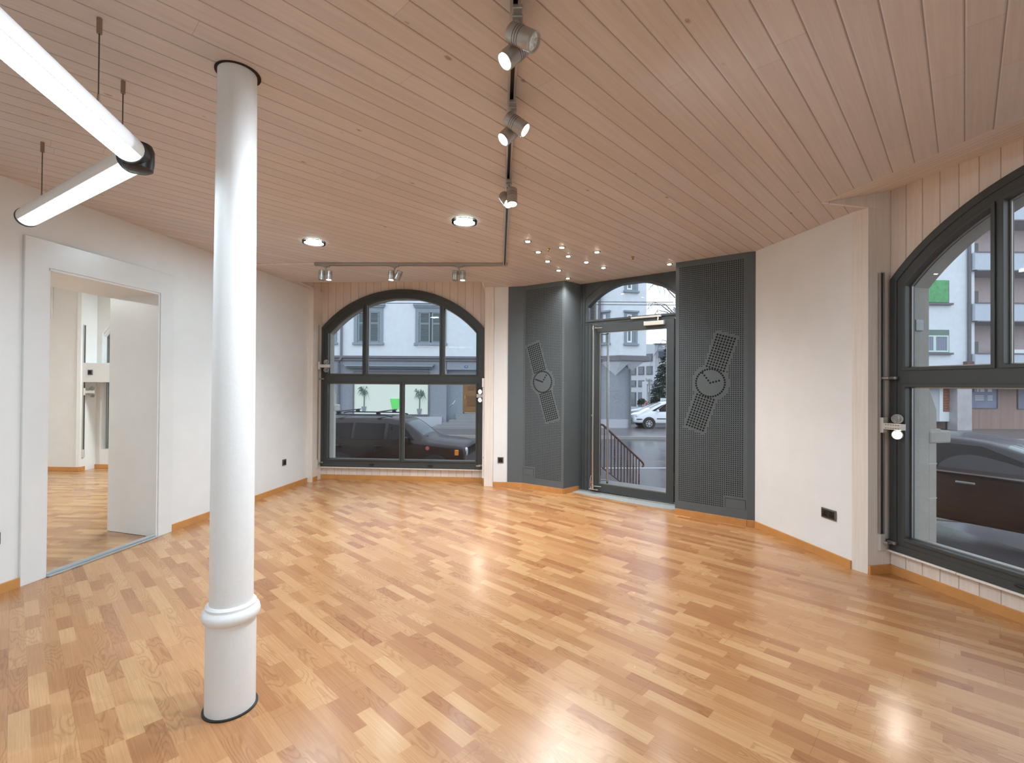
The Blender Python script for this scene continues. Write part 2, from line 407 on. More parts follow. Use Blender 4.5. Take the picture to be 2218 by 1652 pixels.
# wall pieces behind the camera
MR2 = frame(R2, R3)
struct('wall_right', plate([(.0, -.3), (.9, -.3), (.9, 2.95), (.0, 2.95)], [], 0, .5), M_wall, MR2)
struct('wall_right', plate([(.0, -.3), (.25, -.3), (.25, 2.95), (.0, 2.95)], [], 0, .5), M_wall, frame(R4, R5))
skirting('baseboard_right', R2, R3)
struct('wall_rear', plate([(-.3, -.3), (9, -.3), (9, 2.95), (-.3, 2.95)], [], 0, .3), M_wall, frame((R5[0] + .5, REAR), (LREAR[0] - .6, REAR)))

# ------------------------------------------------------------------ window bay
AC, AR = 1.19, 1.52; AZC = 2.69 - AR
def arcpts(s0, s1, r, n, cx=AC, cz=AZC): return [(s0 + (s1 - s0) * i / n, cz + math.sqrt(max(r * r - (s0 + (s1 - s0) * i / n - cx) ** 2, 0))) for i in range(n + 1)]
def arch_poly(s0, s1, z0, r, n=28): return [(s0, z0)] + arcpts(s0, s1, r, n) + [(s1, z0)]
def make_window(name, P, Q, white=False, tag_frame=True, latches=True):
    M = frame(P, Q)
    fm = M_paint if white else M_frame
    S0, S1 = .017, 2.363
    rO, rI = AR, AR - .125
    outer = arch_poly(S0, S1, .175, rO, 40)
    openings = [arch_poly(.127, .630, 1.492, rI, 10), arch_poly(.690, 1.735, 1.492, rI, 20), arch_poly(1.795, 2.253, 1.492, rI, 10),
                [(.127, .285), (1.172, .285), (1.172, 1.357), (.127, 1.357)], [(1.222, .285), (2.253, .285), (2.253, 1.357), (1.222, 1.357)]]
    fr = struct(name, plate(outer, openings, -.022, .06), fm, M, bevel=.002)
    # raised outer band and sash profiles
    b = plate(outer, [arch_poly(S0 + .05, S1 - .05, .225, rO - .05, 40)], -.030, -.022); obj('frame_band', b, fm, fr, Matrix(), bevel=.002)
    for k, o in enumerate(openings):
        c = (sum(p[0] for p in o) / len(o), sum(p[1] for p in o) / len(o))
        xs = [p[0] for p in o]; zs = [p[1] for p in o]; x0, x1, z0 = min(xs), max(xs), min(zs)
        e = .020
        if k < 3: big = arch_poly(x0 - e, x1 + e, z0 - e, rI + e, 16); sm = arch_poly(x0 + .002, x1 - .002, z0 + .002, rI - .002, 16)
        else: big = [(x0 - e, z0 - e), (x1 + e, z0 - e), (x1 + e, 1.357 + e), (x0 - e, 1.357 + e)]; sm = [(x0 + .002, z0 + .002), (x1 - .002, z0 + .002), (x1 - .002, 1.355), (x0 + .002, 1.355)]
        obj('glazing_bead', plate(big, [sm], -.034, -.020), fm, fr, Matrix(), bevel=.0025)
        sm2 = [(c[0] + (p[0] - c[0]) * 1.01, c[1] + (p[1] - c[1]) * 1.01) for p in o]
        obj('glass_pane', plate(sm2, [], .030, .036), M_glass, fr, Matrix())
        if k < 3: in_ = arch_poly(x0 + .010, x1 - .010, z0 + .010, rI - .010, 16)
        else: in_ = [(x0 + .010, z0 + .010), (x1 - .010, z0 + .010), (x1 - .010, 1.347), (x0 + .010, 1.347)]
        obj('glass_spacer', plate(sm if k > 2 else arch_poly(x0 + .001, x1 - .001, z0 + .001, rI - .001, 16), [in_], .022, .0295), M_alu, fr, Matrix())
    if latches:
        for s, z in ((.045, .235), (.05, 1.42), (2.32, .235)):
            b = bmesh.new(); bx(b, s - .03, s + .03, -.052, -.031, z - .010, z + .010); bx(b, s - .012, s + .012, -.085, -.052, z - .007, z + .007); bx(b, s - .05, s + .012, -.098, -.085, z - .009, z + .009)
            obj('latch', b, M_alu, fr, Matrix(), bevel=.003)
        for s in (.78, 1.62):
            obj('handle', box(s - .03, s + .03, -.052, -.031, .212, .226), M_black, fr, Matrix(), bevel=.004)
    return fr, M
def make_bay(P, Q, wname, tname, sname, L=2.36):
    M = frame(P, Q)
    hole = arch_poly(.03, 2.35, .187, AR - .012, 40)
    struct(wname, plate([(-.005, 0), (2.37, 0), (2.37, 2.83), (-.005, 2.83)], [hole], 0, .02), M_wallb, M)
    # masonry behind with stone reveal
    hole2 = arch_poly(.105, 2.275, .25, AR - .11, 40)
    struct(wname, plate([(-.30, -1.6), (2.66, -1.6), (2.66, 3.2), (-.30, 3.2)], [hole2], .062, .22), M_stone, M)
    struct(sname, box(-.0, 2.365, -.040, .01, .160, .174), M_post, M, bevel=.003)
    return M
MA = make_bay(WA_P, WA_Q, 'wall_back', 'trim_7', 'window_sill'); make_window('window_1', WA_P, WA_Q)
MBB = make_bay(WB_P, WB_Q, 'wall_right', 'trim_8', 'window_sill'); make_window('window_2', WB_P, WB_Q)
make_bay(WC_P, WC_Q, 'wall_right', 'trim_9', 'window_sill'); make_window('window_3', WC_P, WC_Q, latches=False)
skirting('baseboard_back', WA_P, WA_Q, s1=2.36); skirting('baseboard_right', WB_P, WB_Q, s1=2.36); skirting('baseboard_right', WC_P, WC_Q, s1=2.36)

# side reveals of the bays, cheeks and sloping soffits
def quadplate(pts, th, mat_, name, M=None):
    """thin solid over a planar polygon of 3-D points, thickened away from the room"""
    v = [Vector(p) for p in pts]; n = (v[1] - v[0]).cross(v[2] - v[0]).normalized() * th
    bm = bmesh.new(); A = [bm.verts.new(p) for p in v]; B = [bm.verts.new(p + n) for p in v]
    bm.faces.new(A); bm.faces.new(B[::-1]); k = len(v)
    for i in range(k): bm.faces.new((A[i], A[(i + 1) % k], B[(i + 1) % k], B[i]))
    if M is not None: bm.transform(M.inverted())
    return struct(name, bm, mat_, M)
def bay_sides(a, b, c, d, e0, e1, hz=2.80, skirt='baseboard_right'):
    # a->b left reveal (room edge -> window), c->d right reveal (window -> room edge), e0,e1 ceiling edge
    Ma = frame(a, b); La = math.hypot(b[0] - a[0], b[1] - a[1])
    struct('trim_10', box(0, La, 0, .02, 0, 2.83), M_post, Ma); skirting(skirt, a, b)
    Mc = frame(c, d); Lc = math.hypot(d[0] - c[0], d[1] - c[1])
    struct('trim_11', box(0, Lc, 0, .02, 0, 2.83), M_post, Mc); skirting(skirt, c, d)
    for e_, n_, w_, nm_, sg_ in ((e0, a, b, 'trim_12', -1), (e1, d, c, 'trim_13', 1)):
        h_ = Vector((w_[1] - e_[1], -(w_[0] - e_[0]), 0)).normalized() * .02 * sg_
        bm = bmesh.new(); A = [bm.verts.new(q) for q in ((e_[0], e_[1], H - .001), (w_[0], w_[1], H - .001), (w_[0], w_[1], hz + .006), (e_[0], e_[1], H + .006))]; B = [bm.verts.new(v.co + h_) for v in A]
        bm.faces.new(A); bm.faces.new(B[::-1])
        for k in range(4): bm.faces.new((A[k], A[(k + 1) % 4], B[(k + 1) % 4], B[k]))
        struct(nm_, bm, M_post)

    Ms = frame(e0, e1, H)
    u_ = Vector((e1[0] - e0[0], e1[1] - e0[1])).normalized() * .03; e0 = (e0[0] - u_.x, e0[1] - u_.y); b = (b[0] - u_.x, b[1] - u_.y); c = (c[0] + u_.x, c[1] + u_.y); e1 = (e1[0] + u_.x, e1[1] + u_.y)
    quadplate([(e0[0], e0[1], H), (b[0], b[1], hz), (c[0], c[1], hz), (e1[0], e1[1], H)], -.015, M_sof, 'trim_14', Ms)
bay_sides((-2.735, 6.548), (-2.744, 6.80), (-.39, 6.63), (-.367, 6.38), LE0, LE1, skirt='baseboard_back')
bay_sides(RP1, WB_P, WB_Q, R2, RE0, RE1)
bay_sides(R3, WC_P, WC_Q, R4, RF0, RF1)
# small white conduit on the right post of the back bay
b = bmesh.new(); bx(b, sB(-.395), sB(-.366), .02, .05, .10, 1.40); bx(b, sB(-.402), sB(-.366), .0, .05, 1.32, 1.44)
setp(obj('cable_duct', b, M_post, None, MB, bevel=.003), 'cream cable duct running up the right wooden post of the back window', 'cable duct')

M_dfr = mat('door_frame_paint', (.052, .064, .070), .38, var=.03)
# ------------------------------------------------------------------ corner door between the metal panels
MD = frame(DR_P, DR_Q)
DC, DRr = .70, .80; DZ = 2.597 - DRr
fan = [(.12, 2.185)] + arcpts(.12, 1.28, DRr, 24, DC, DZ) + [(1.28, 2.185)]
leafhole = [(.165, .02), (1.238, .02), (1.238, 2.135), (.165, 2.135)]
df = struct('door_1', plate([(-.06, 0), (1.42, 0), (1.42, 2.70), (-.06, 2.70)], [fan, leafhole], 0, .07), M_dfr, MD)
obj('fanlight_bead', plate([(.095, 2.16)] + arcpts(.095, 1.305, DRr + .03, 24, DC, DZ) + [(1.305, 2.16)], [fan], -.014, 0), M_dfr, df, Matrix(), bevel=.004)
obj('arch_moulding', plate([(.035, 2.13)] + arcpts(.035, 1.365, DRr + .115, 24, DC, DZ) + [(1.365, 2.13)], [[(.045, 2.13 + .01)] + arcpts(.045, 1.355, DRr + .10, 24, DC, DZ) + [(1.355, 2.14)]], -.006, 0), M_dfr, df, Matrix())
obj('glass_pane', plate(fan, [], .03, .036), M_glass, df, Matrix())
b = bmesh.new()
for s in (-.02, .03, .07, .115): bx(b, s, s + .008, -.012, 0, 0.0, 2.13 if s > .1 else 2.66)
obj('frame_rib', b, M_dfr, df, Matrix(), bevel=.002)
M_leaf = mat('door_leaf_paint', (.046, .056, .060), .36)
leaf = obj('door_leaf', plate([(.175, .03), (1.228, .03), (1.228, 2.125), (.175, 2.125)], [[(.281, .127), (1.141, .127), (1.141, 2.02), (.281, 2.02)]], -.012, .05), M_leaf, df, Matrix(), bevel=.003)
obj('glass_pane', plate([(.275, .12), (1.147, .12), (1.147, 2.027), (.275, 2.027)], [], .018, .026), M_glass, leaf, Matrix())
b = plate([(.279, .125), (1.143, .125), (1.143, 2.022), (.279, 2.022)], [[(.291, .137), (1.131, .137), (1.131, 2.010), (.291, 2.010)]], .008, .016)
obj('glass_spacer', b, M_alu, leaf, Matrix())
def pull(y, s=.238):
    b = tube(bmesh.new(), [(s, y, .065), (s, y, 2.105)], .0125, 14)
    for z in (.10, 2.07):
        tube(b, [(s, y, z), (s, -.012 if y < 0 else .05, z)], .008, 8); tube(b, [(s - .0, y, z), (s + .10, y * .55, z)], .006, 8)
        lathe(b, [(.019, -.02), (.019, .02)], 14, Tm(s, y, z))
    return b
obj('pull_bar', pull(-.075), M_steel, leaf, Matrix(), smooth=True)
b = tube(bmesh.new(), [(.352, .10, .10), (.352, .10, 2.06)], .014, 14); tube(b, [(.352, .10, .16), (.29, .05, .16)], .007, 8); tube(b, [(.352, .10, 2.0), (.29, .05, 2.0)], .007, 8)
obj('outer_pull_bar', b, M_steel, leaf, Matrix(), smooth=True)
b = lathe(bmesh.new(), [(.016, 0), (.018, .012), (.012, .03), (0, .034)], 16, Tm(.200, -.012, .975) @ Rm('X', 90)); obj('door_knob', b, M_steel, leaf, Matrix(), smooth=True)
b = lathe(bmesh.new(), [(.011, 0), (.012, .008), (.006, .016), (0, .017)], 16, Tm(.212, -.012, .59) @ Rm('X', 90)); obj('key_cylinder', b, M_steel, leaf, Matrix(), smooth=True)
b = bmesh.new(); bx(b, .183, .203, -.030, -.012, .06, .22); tube(b, [(.193, -.04, .05), (.193, -.055, .14), (.193, -.035, .21)], .009, 10); bx(b, .17, .30, -.05, -.02, .045, .06)
obj('foot_bolt', b, M_steel, leaf, Matrix(), bevel=.003)
for z in (1.86, .30):
    b = lathe(bmesh.new(), [(.013, -.075), (.013, .075)], 14, Tm(1.246, -.022, z)); obj('hinge', b, M_black, df, Matrix(), smooth=True)
M_closer = mat('silver_grey_closer', (.66, .64, .60), .35, metal=.3)
cl = obj('door_closer', box(.885, 1.125, -.062, -.012, 2.055, 2.105), M_closer, leaf, Matrix(), bevel=.004)
obj('slide_rail', box(.715, 1.085, -.040, -.001, 2.150, 2.172), M_closer, df, Matrix(), bevel=.003)
obj('closer_arm', tube(bmesh.new(), [(1.05, -.045, 2.11), (1.05, -.035, 2.15)], .008, 8), M_closer, leaf, Matrix())
# stone threshold: granite sill in front of the door and the dark rail under it
ds = Matrix(MD); 
b = bmesh.new()
sl = [(-.35, -.13), (-.06, -.02), (-.06, .1), (1.42, .1), (1.42, .0), (1.28, -.20), (1.05, -.225)]
tess = sl
bm2 = bmesh.new(); A = [bm2.verts.new((x, y, .0)) for x, y in sl]; B = [bm2.verts.new((x, y, .004)) for x, y in sl]; bm2.faces.new(A); bm2.faces.new(B[::-1])
for i in range(len(sl)): bm2.faces.new((A[i], A[(i + 1) % len(sl)], B[(i + 1) % len(sl)], B[i]))
struct('trim_15', bm2, M_gran, MD)
struct('trim_16', box(-.04, 1.30, -.028, .05, .004, .018), M_alu, MD, bevel=.003)
# walls hidden behind the panels and beside the door
struct('wall_corner', plate([(-.32, -.3), (0, -.3), (0, 2.95), (-.32, 2.95)], [], .0, .4), M_panel, MD)
struct('wall_corner', plate([(1.40, -.3), (1.95, -.3), (1.95, 2.95), (1.40, 2.95)], [], .0, .4), M_panel, MD)
struct('wall_corner', plate([(-.3, 2.66), (1.95, 2.66), (1.95, 2.95), (-.3, 2.95)], [], .0, .4), M_stone, MD)
struct('wall_corner', plate([(-.05, -.3), (.95, -.3), (.95, 2.95), (-.05, 2.95)], [], 0.0, .2), M_wall, frame((-.05, 6.50), (.75, 6.60)))

# ------------------------------------------------------------------ perforated sheet-metal claddings with the wristwatch motif
def perforated(bm, s0, z0, ncol, nrow, pitch, hr, keep, y=0.0):
    """flat sheet of octagonal holes; keep(cx, cz) -> True where a hole is punched"""
    cache = {}
    def V(x, z):
        k = (round(x, 5), round(z, 5))
        if k not in cache: cache[k] = bm.verts.new((x, y, z))
        return cache[k]
    for r in range(nrow):
        for c in range(ncol):
            x0 = s0 + c * pitch; zz0 = z0 + r * pitch; x1 = x0 + pitch; z1 = zz0 + pitch; cx = (x0 + x1) / 2; cz = (zz0 + z1) / 2
            a, b_, d, e = V(x0, zz0), V(x1, zz0), V(x1, z1), V(x0, z1)
            if not keep(cx, cz): bm.faces.new((a, b_, d, e)); continue
            h = [bm.verts.new((cx + hr * math.cos(math.radians(22.5 + 45 * k)), y, cz + hr * math.sin(math.radians(22.5 + 45 * k)))) for k in range(8)]
            h2 = [bm.verts.new((v.co.x, y + .003, v.co.z)) for v in h]
            bm.faces.new((a, b_, h[6], h[5])); bm.faces.new((b_, d, h[0], h[7])); bm.faces.new((d, e, h[2], h[1])); bm.faces.new((e, a, h[4], h[3]))
            bm.faces.new((b_, h[7], h[6])); bm.faces.new((d, h[1], h[0])); bm.faces.new((e, h[3], h[2])); bm.faces.new((a, h[5], h[4]))
            for k in range(8): bm.faces.new((h[k], h[(k + 1) % 8], h2[(k + 1) % 8], h2[k]))
def cladding(label, P, Q, L, side_l, side_r, watch, vent, hands, tall=H, z0=.062):
    """watch = (cx, cz, tilt deg, radius x, radius z, strap half width, strap reach)"""
    M = frame(P, Q)
    root = thing('wall_cladding', label, 'wall panel', M, 'perforated metal panels beside the door')
    cx, cz, tilt, R, hw, reach = watch; th = math.radians(tilt)
    def loc(x, z): dx, dz = x - cx, z - cz; return dx * math.cos(th) + dz * math.sin(th), -dx * math.sin(th) + dz * math.cos(th)
    def keep(x, z):
        u, w = loc(x, z)
        if u * u + w * w < (R + .045) ** 2: return False
        if abs(u) < hw + .033 and abs(w) < reach + .035: return False
        if vent[0] - .025 < x < vent[1] + .012 and vent[2] - .02 < z < vent[3] + .02: return False
        if x > vent[0] - .025 and x < vent[1] + .02 and z < vent[3]: return False
        return True
    m = .024; pitch = .0203; nc = int((L - 2 * m) / pitch); m = (L - nc * pitch) / 2; nr = int((tall - .045 - z0 - .085) / pitch); zb = z0 + .085; zt = zb + nr * pitch
    bm = bmesh.new(); perforated(bm, m, zb, nc, nr, pitch, .0061, keep)
    for a in ((0, L, z0, zb), (0, L, zt, tall), (0, m, zb, zt), (L - m, L, zb, zt)):
        vs = [bm.verts.new(p) for p in ((a[0], 0, a[2]), (a[1], 0, a[2]), (a[1], 0, a[3]), (a[0], 0, a[3]))]; bm.faces.new(vs)
    obj('perforated_sheet', bm, M_panel, root, Matrix())
    bm = bmesh.new()
    for (dx, dy, sx) in (side_l, side_r):
        if dx is None: continue
        vs = [bm.verts.new(p) for p in ((sx, 0, z0), (sx + dx, dy, z0), (sx + dx, dy, tall), (sx, 0, tall))]; bm.faces.new(vs)
    s_ = obj('side_sheet', bm, M_panel, root, Matrix())
    sol = s_.modifiers.new('thick', 'SOLIDIFY'); sol.thickness = .002; sol.offset = 0
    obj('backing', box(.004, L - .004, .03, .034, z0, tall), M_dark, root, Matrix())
    # motif
    bm = bmesh.new()
    def dot(u, w, r=.0098):
        x = cx + u * math.cos(th) - w * math.sin(th); z = cz + u * math.sin(th) + w * math.cos(th)
        lathe(bm, [(r, 0), (r, .0012)], 12, Tm(x, .0002, z) @ Rm('X', 90))
    n = 36
    for k in range(n): dot(R * math.cos(2 * PI * k / n), R * math.sin(2 * PI * k / n))
    step = hw / 3
    for sgn in (1, -1):
        w = R + .012
        while w <= reach + .001:
            for i in range(-3, 4): dot(i * step, sgn * w)
            w += step * .98
    for (ux, uz, cnt) in hands:
        for k in range(cnt): 
            f = k / (cnt - 1); x, z = ux * f, uz * f; u, w = x * math.cos(th) + z * math.sin(th), -x * math.sin(th) + z * math.cos(th); dot(u, w)
    obj('watch_motif', bm, M_dark, root, Matrix())
    v = vent; obj('vent_cover', plate([(v[0], v[2]), (v[1], v[2]), (v[1], v[3]), (v[0], v[3])], [], -.003, 0), M_panel, root, Matrix(), bevel=.001)
    bm = bmesh.new(); bx(bm, v[0] - .003, v[0], -.0006, 0, v[2] - .003, v[3] + .003); bx(bm, v[1], v[1] + .003, -.0006, 0, v[2] - .003, v[3] + .003); bx(bm, v[0], v[1], -.0006, 0, v[3], v[3] + .003)
    obj('cover_gap', bm, M_dark, root, Matrix())
    return root
L1 = math.hypot(P1_Q[0] - P1_P[0], P1_Q[1] - P1_P[1]); L2 = math.hypot(P2_Q[0] - P2_P[0], P2_Q[1] - P2_P[1])
def to_local(P, Q, p): v = frame(P, Q).inverted() @ Vector((p[0], p[1], 0)); return v.x, v.y
a = to_local(P1_P, P1_Q, (-.055, 6.330)); b_ = to_local(P1_P, P1_Q, (.885, 6.150))
cladding('narrower grey perforated metal panel with a wristwatch motif left of the glass door', P1_P, P1_Q, L1, (a[0], a[1], 0), (b_[0] - L1, b_[1], L1),
         (.298, 1.394, 17, .135, .082, .50), (.0 + .01, .172, .178, .262), [(-.10, .03, 6), (.055, .085, 4)])
a = to_local(P2_P, P2_Q, (1.93, 5.32)); b_ = to_local(P2_P, P2_Q, (2.352, 4.585))
cladding('wider grey perforated metal panel with a wristwatch motif right of the glass door', P2_P, P2_Q, L2, (a[0], a[1], 0), (b_[0] - L2, b_[1], L2),
         (.350, 1.387, -18, .140, .085, .49), (.498, .680, .158, .245), [(-.075, .10, 5), (.085, .022, 4)])
def skirt_pts(name, p, q): return skirting(name, p, q, h=.064, th=.014)
skirt_pts('baseboard_corner', (-.055, 6.330), P1_P); skirt_pts('baseboard_corner', P1_P, P1_Q); skirt_pts('baseboard_corner', P1_Q, (.865, 6.150))
skirt_pts('baseboard_corner', P2_P, P2_Q); skirt_pts('baseboard_corner', P2_Q, (2.352, 4.585))

# ------------------------------------------------------------------ column
def column():
    root = thing('column', 'round white painted cast iron column with a moulded collar near its foot', 'column', Tm(-1.169, 2.0, 0))
    obj('plinth', lathe(bmesh.new(), [(.094, 0), (.0935, .12), (.0935, .372)], 48), M_col, root, Matrix(), smooth=True)
    obj('collar', lathe(bmesh.new(), [(.090, .366), (.098, .370), (.106, .380), (.109, .395), (.105, .412), (.096, .420), (.094, .424), (.0945, .432), (.088, .440), (.080, .441)], 48), M_col, root, Matrix(), smooth=True)
    obj('shaft', lathe(bmesh.new(), [(.0815, .435), (.081, .9), (.078, 1.8), (.0735, H + .02)], 48), M_col, root, Matrix(), smooth=True)
    b = bmesh.new()
    lathe(b, [(.093, .0003), (.103, .0003), (.103, .0055), (.098, .007), (.093, .006)], 48); obj('floor_seal', b, M_black, root, Matrix(), smooth=True)
    b = bmesh.new(); T = Tm(.0, .004, H - .004)
    lathe(b, [(.074, 0), (.0865, 0), (.0865, .0038), (.074, .0038)], 48, T); obj('gap_shade_ring', b, mat('gap_shade', (.03, .012, .006), .9), root, Matrix())  # dark ring stands in for the shade of the open gap round the shaft
column()

# ------------------------------------------------------------------ pendant lamp: two tubes joined by a black elbow
def dprofile(bm, p, q, r, lo, hi, n=16, mi=0):
    """part of a round tube between p and q covering angles lo..hi (0 = +side, 90 = up)"""
    p = Vector(p); q = Vector(q); d = (q - p).normalized(); side = d.cross(Vector((0, 0, 1))).normalized(); u = Vector((0, 0, 1))
    A = []; B = []
    for i in range(n + 1):
        a = math.radians(lo + (hi - lo) * i / n); o = (side * math.cos(a) + u * math.sin(a)) * r
        A.append(bm.verts.new(p + o)); B.append(bm.verts.new(q + o))
    for i in range(n): bm.faces.new((A[i], A[i + 1], B[i + 1], B[i]))
    bm.faces.new((A[-1], A[0], B[0], B[-1])); bm.faces.new(A); bm.faces.new(B[::-1])
    return bm
def pendant(label, J, E1, E2, cables):
    root = thing('pendant_lamp', label, 'pendant lamp', Tm(J[0], J[1], 2.29))
    J = Vector((0, 0, 0)); R = .052
    for E in (E1, E2):
        if E is None: continue
        e = Vector((E[0] - root.location.x, E[1] - root.location.y, 0)); d = e.normalized(); s = d * .055
        h = obj('lamp_housing', dprofile(bmesh.new(), s, e, R, -30, 210), M_lamphouse, root, Matrix(), smooth=True)
        bm = bmesh.new(); dprofile(bm, s + d * .004, e - d * .004, R - .003, -150, -30, 14)
        df_ = obj('diffuser', bm, M_tube, root, Matrix(), smooth=True)
        # louvre ribs on the prismatic lower cover
        bm = bmesh.new(); L = (e - s).length; k = .02
        while k < L - .01:
            c = s + d * k; dprofile(bm, c, c + d * .0035, R - .0005, -149, -31, 10); k += .0155
        obj('louvre', bm, M_ribs, df_, Matrix())
        l = bpy.data.lights.new('glow', 'AREA'); l.shape = 'RECTANGLE'; l.size = L; l.size_y = .06; l.energy = 5 * L * LAMP; l.color = (.70, .87, 1.0)
        lo = bpy.data.objects.new('glow', l); COL.objects.link(lo); lo.parent = root; lo.matrix_basis = Matrix.Translation((s + e) / 2 + Vector((0, 0, -R - .004))) @ Matrix.Rotation(math.atan2(d.y, d.x), 4, 'Z')
        bm = bmesh.new(); T = Matrix.Translation(e) @ d.to_track_quat('Z', 'Y').to_matrix().to_4x4(); lathe(bm, [(R + .002, -.006), (R + .002, .012), (R - .006, .018)], 28, T)
        obj('end_cap', bm, M_black, root, Matrix(), smooth=True)
    bm = lathe(bmesh.new(), [(.040, -.060), (.052, -.052), (.056, -.02), (.056, .03), (.048, .05), (.03, .056)], 32)
    for E in (E1, E2):
        if E is None: continue
        d = Vector((E[0] - root.location.x, E[1] - root.location.y, 0)).normalized(); tube(bm, [d * .02, d * .064], .0535, 28)
    obj('elbow_joint', bm, M_black, root, Matrix(), smooth=True)
    for (x, y) in cables:
        x -= root.location.x; y -= root.location.y; zc = H - 2.29
        c = obj('suspension_cable', tube(bmesh.new(), [(x, y, .07), (x, y, zc - .01)], .0022, 6), M_cable, root, Matrix())
        bm = tube(bmesh.new(), [(x, y, zc - .055), (x, y, zc)], .0085, 12); obj('ceiling_gripper', bm, M_grip, c, Matrix(), smooth=True)
        bm = tube(bmesh.new(), [(x, y, .046), (x, y, .075)], .0065, 12); tube(bm, [(x, y, .075), (x, y, .095)], .004, 10); obj('cable_clamp', bm, M_grip, c, Matrix(), smooth=True)
    return root
M_ribs = emis('prismatic_rib', (.62, .78, .92), .75)
M_cable = mat('steel_cable', (.10, .08, .07), .5, metal=.6); M_grip = mat('bronze_gripper', (.33, .24, .18), .35, metal=.6)
J1 = (-1.565, 1.975)
dv = Vector((.170, -.680)).normalized()
pendant('white tube pendant lamp with a black elbow hung on thin cables left of the column', J1, (J1[0] + dv.x * 2.7, J1[1] + dv.y * 2.7), (-2.775, 2.71), [(-1.495, 1.703), (-1.70, 2.058), (-2.577, 2.591), (J1[0] + dv.x * 2.4, J1[1] + dv.y * 2.4)])

# ------------------------------------------------------------------ ceiling track and spotlights
TRK = [(.055, -1.2), (.010, 1.6), (-.088, 5.105), (-2.145, 5.142)]
root = thing('light_track', 'bronze grey L-shaped ceiling light track turning above the back window', 'light track', Tm(-.088, 5.105, H))
for i, (p, q) in enumerate([((.075, -1.2), (-.088, 5.105)), ((-.088, 5.105), (-2.145, 5.142))]):
    M = Tm(.088, -5.105, 0) @ frame(p, q); L = math.hypot(q[0] - p[0], q[1] - p[1])
    bm = bmesh.new(); 
    for a, b2 in ((-.018, -.011), (.011, .018)): bx(bm, 0, L, a, b2, -.030, 0)
    bx(bm, 0, L, -.018, .018, -.004, 0); bx(bm, 0, L, -.011, -.008, -.030, -.027); bx(bm, 0, L, .008, .011, -.030, -.027)
    obj('track_profile', bm, M_spot, root, M)
    obj('track_channel', box(0, L, -.0105, .0105, -.012, -.005), M_black, root, M)
obj('corner_joint', box(-.03, .03, -.03, .03, -.033, 0), M_spot, root, Matrix(), bevel=.004)
setp(obj('track_cable', box(0, .655, -.010, .010, -.012, 0), M_post, None, frame((-2.145, 5.143), (-2.8, 5.199), H), bevel=.002), 'thin pale cable duct leading left from the track end to the wall', 'cable duct')

M_groove = M_black
def cylinder_head(parent, M, lit, power=30, big=1.0):
    r = .033 * big; L = .105 * big
    bm = lathe(bmesh.new(), [(r * .9, 0), (r, .004), (r, L - .012), (r * .97, L - .010), (r * .97, L - .007), (r, L - .006), (r, L), (r * .88, L), (r * .84, L - .010)], 32)
    h = obj('spot_head', bm, M_spot, parent, M, smooth=True)
    bm = bmesh.new()
    for z in (.030, .040, .050): lathe(bm, [(r + .0004, z * big), (r + .0004, z * big + .002)], 32)
    for f in [f for f in bm.faces if len(f.verts) > 4]: bm.faces.remove(f)
    # grooves only on one side of the barrel
    obj('cooling_slot', bm, M_black, h, Matrix())
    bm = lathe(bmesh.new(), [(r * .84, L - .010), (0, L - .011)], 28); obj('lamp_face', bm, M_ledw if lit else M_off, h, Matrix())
    if not lit:
        bm = bmesh.new()
        for k in range(7):
            x, y = (0, 0) if k == 0 else (r * .5 * math.cos(k * PI / 3), r * .5 * math.sin(k * PI / 3)); lathe(bm, [(r * .17, L - .009), (r * .17, L - .0085)], 12, Tm(x, y, 0))
        obj('lens', bm, M_mirror, h, Matrix())
    if lit: spot(h, Tm(0, 0, L + .004) @ Rm('X', 180), power * 2.9, 115, .95, (.80, .91, 1.0), .03)
    return h
def aim(az, el):   # +Z axis points to azimuth az (from +Y clockwise), elevation el
    d = Vector((math.sin(math.radians(az)) * math.cos(math.radians(el)), math.cos(math.radians(az)) * math.cos(math.radians(el)), math.sin(math.radians(el))))
    return d.to_track_quat('Z', 'Y').to_matrix().to_4x4()
def track_spot(label, x, y, taz, heads, drop=.085):
    M = Tm(x, y, H - .030)
    root = thing('track_spotlight', label, 'spotlight', M, 'double spotlights on the ceiling track')
    bm = bmesh.new(); bx(bm, -.045, .045, -.017, .017, -.012, .004); bx(bm, -.018, .020, -.019, .019, -.020, -.010)
    obj('adapter', bm, M_spot, root, Rm('Z', 90 - taz), bevel=.003)
    bm = tube(bmesh.new(), [(0, 0, -.02), (0, 0, -.04)], .009, 12); tube(bm, [(0, 0, -.04), (0, 0, -drop)], .0045, 10)
    obj('stem', bm, M_spot, root, Matrix(), smooth=True)
    for (az, el, ox, oy, lit, pw) in heads:
        A = aim(az, el); c = Tm(ox, oy, -drop - .012)
        h = cylinder_head(root, c @ A @ Tm(0, 0, -.045), lit, pw)
    (o1, o2) = heads[0][2:4], heads[1][2:4]
    obj('swivel', tube(bmesh.new(), [(o1[0], o1[1], -drop - .012), (0, 0, -drop - .004), (o2[0], o2[1], -drop - .012)], .006, 10), M_spot, root, Matrix(), smooth=True)
    return root
track_spot('nearest double spotlight on the ceiling track, one head lit and one dark', .010, 1.635, 0, [(112, -34, .012, -.030, False, 0), (-112, -46, -.006, .048, True, 28)])
track_spot('second double spotlight from the camera on the ceiling track, both heads lit', -.006, 2.17, 0, [(100, -38, .012, -.030, True, 28), (-112, -46, -.006, .048, True, 28)])
track_spot('third double spotlight along the track, just before the corner, heads pointing down', -.028, 2.99, 0, [(175, -78, .02, -.028, True, 25), (150, -45, -.02, .028, True, 25)])
track_spot('left double spotlight above the back window, near the end of the track', -2.029, 5.14, 90, [(205, -86, -.040, 0, False, 0), (185, -86, .040, 0, True, 22)])
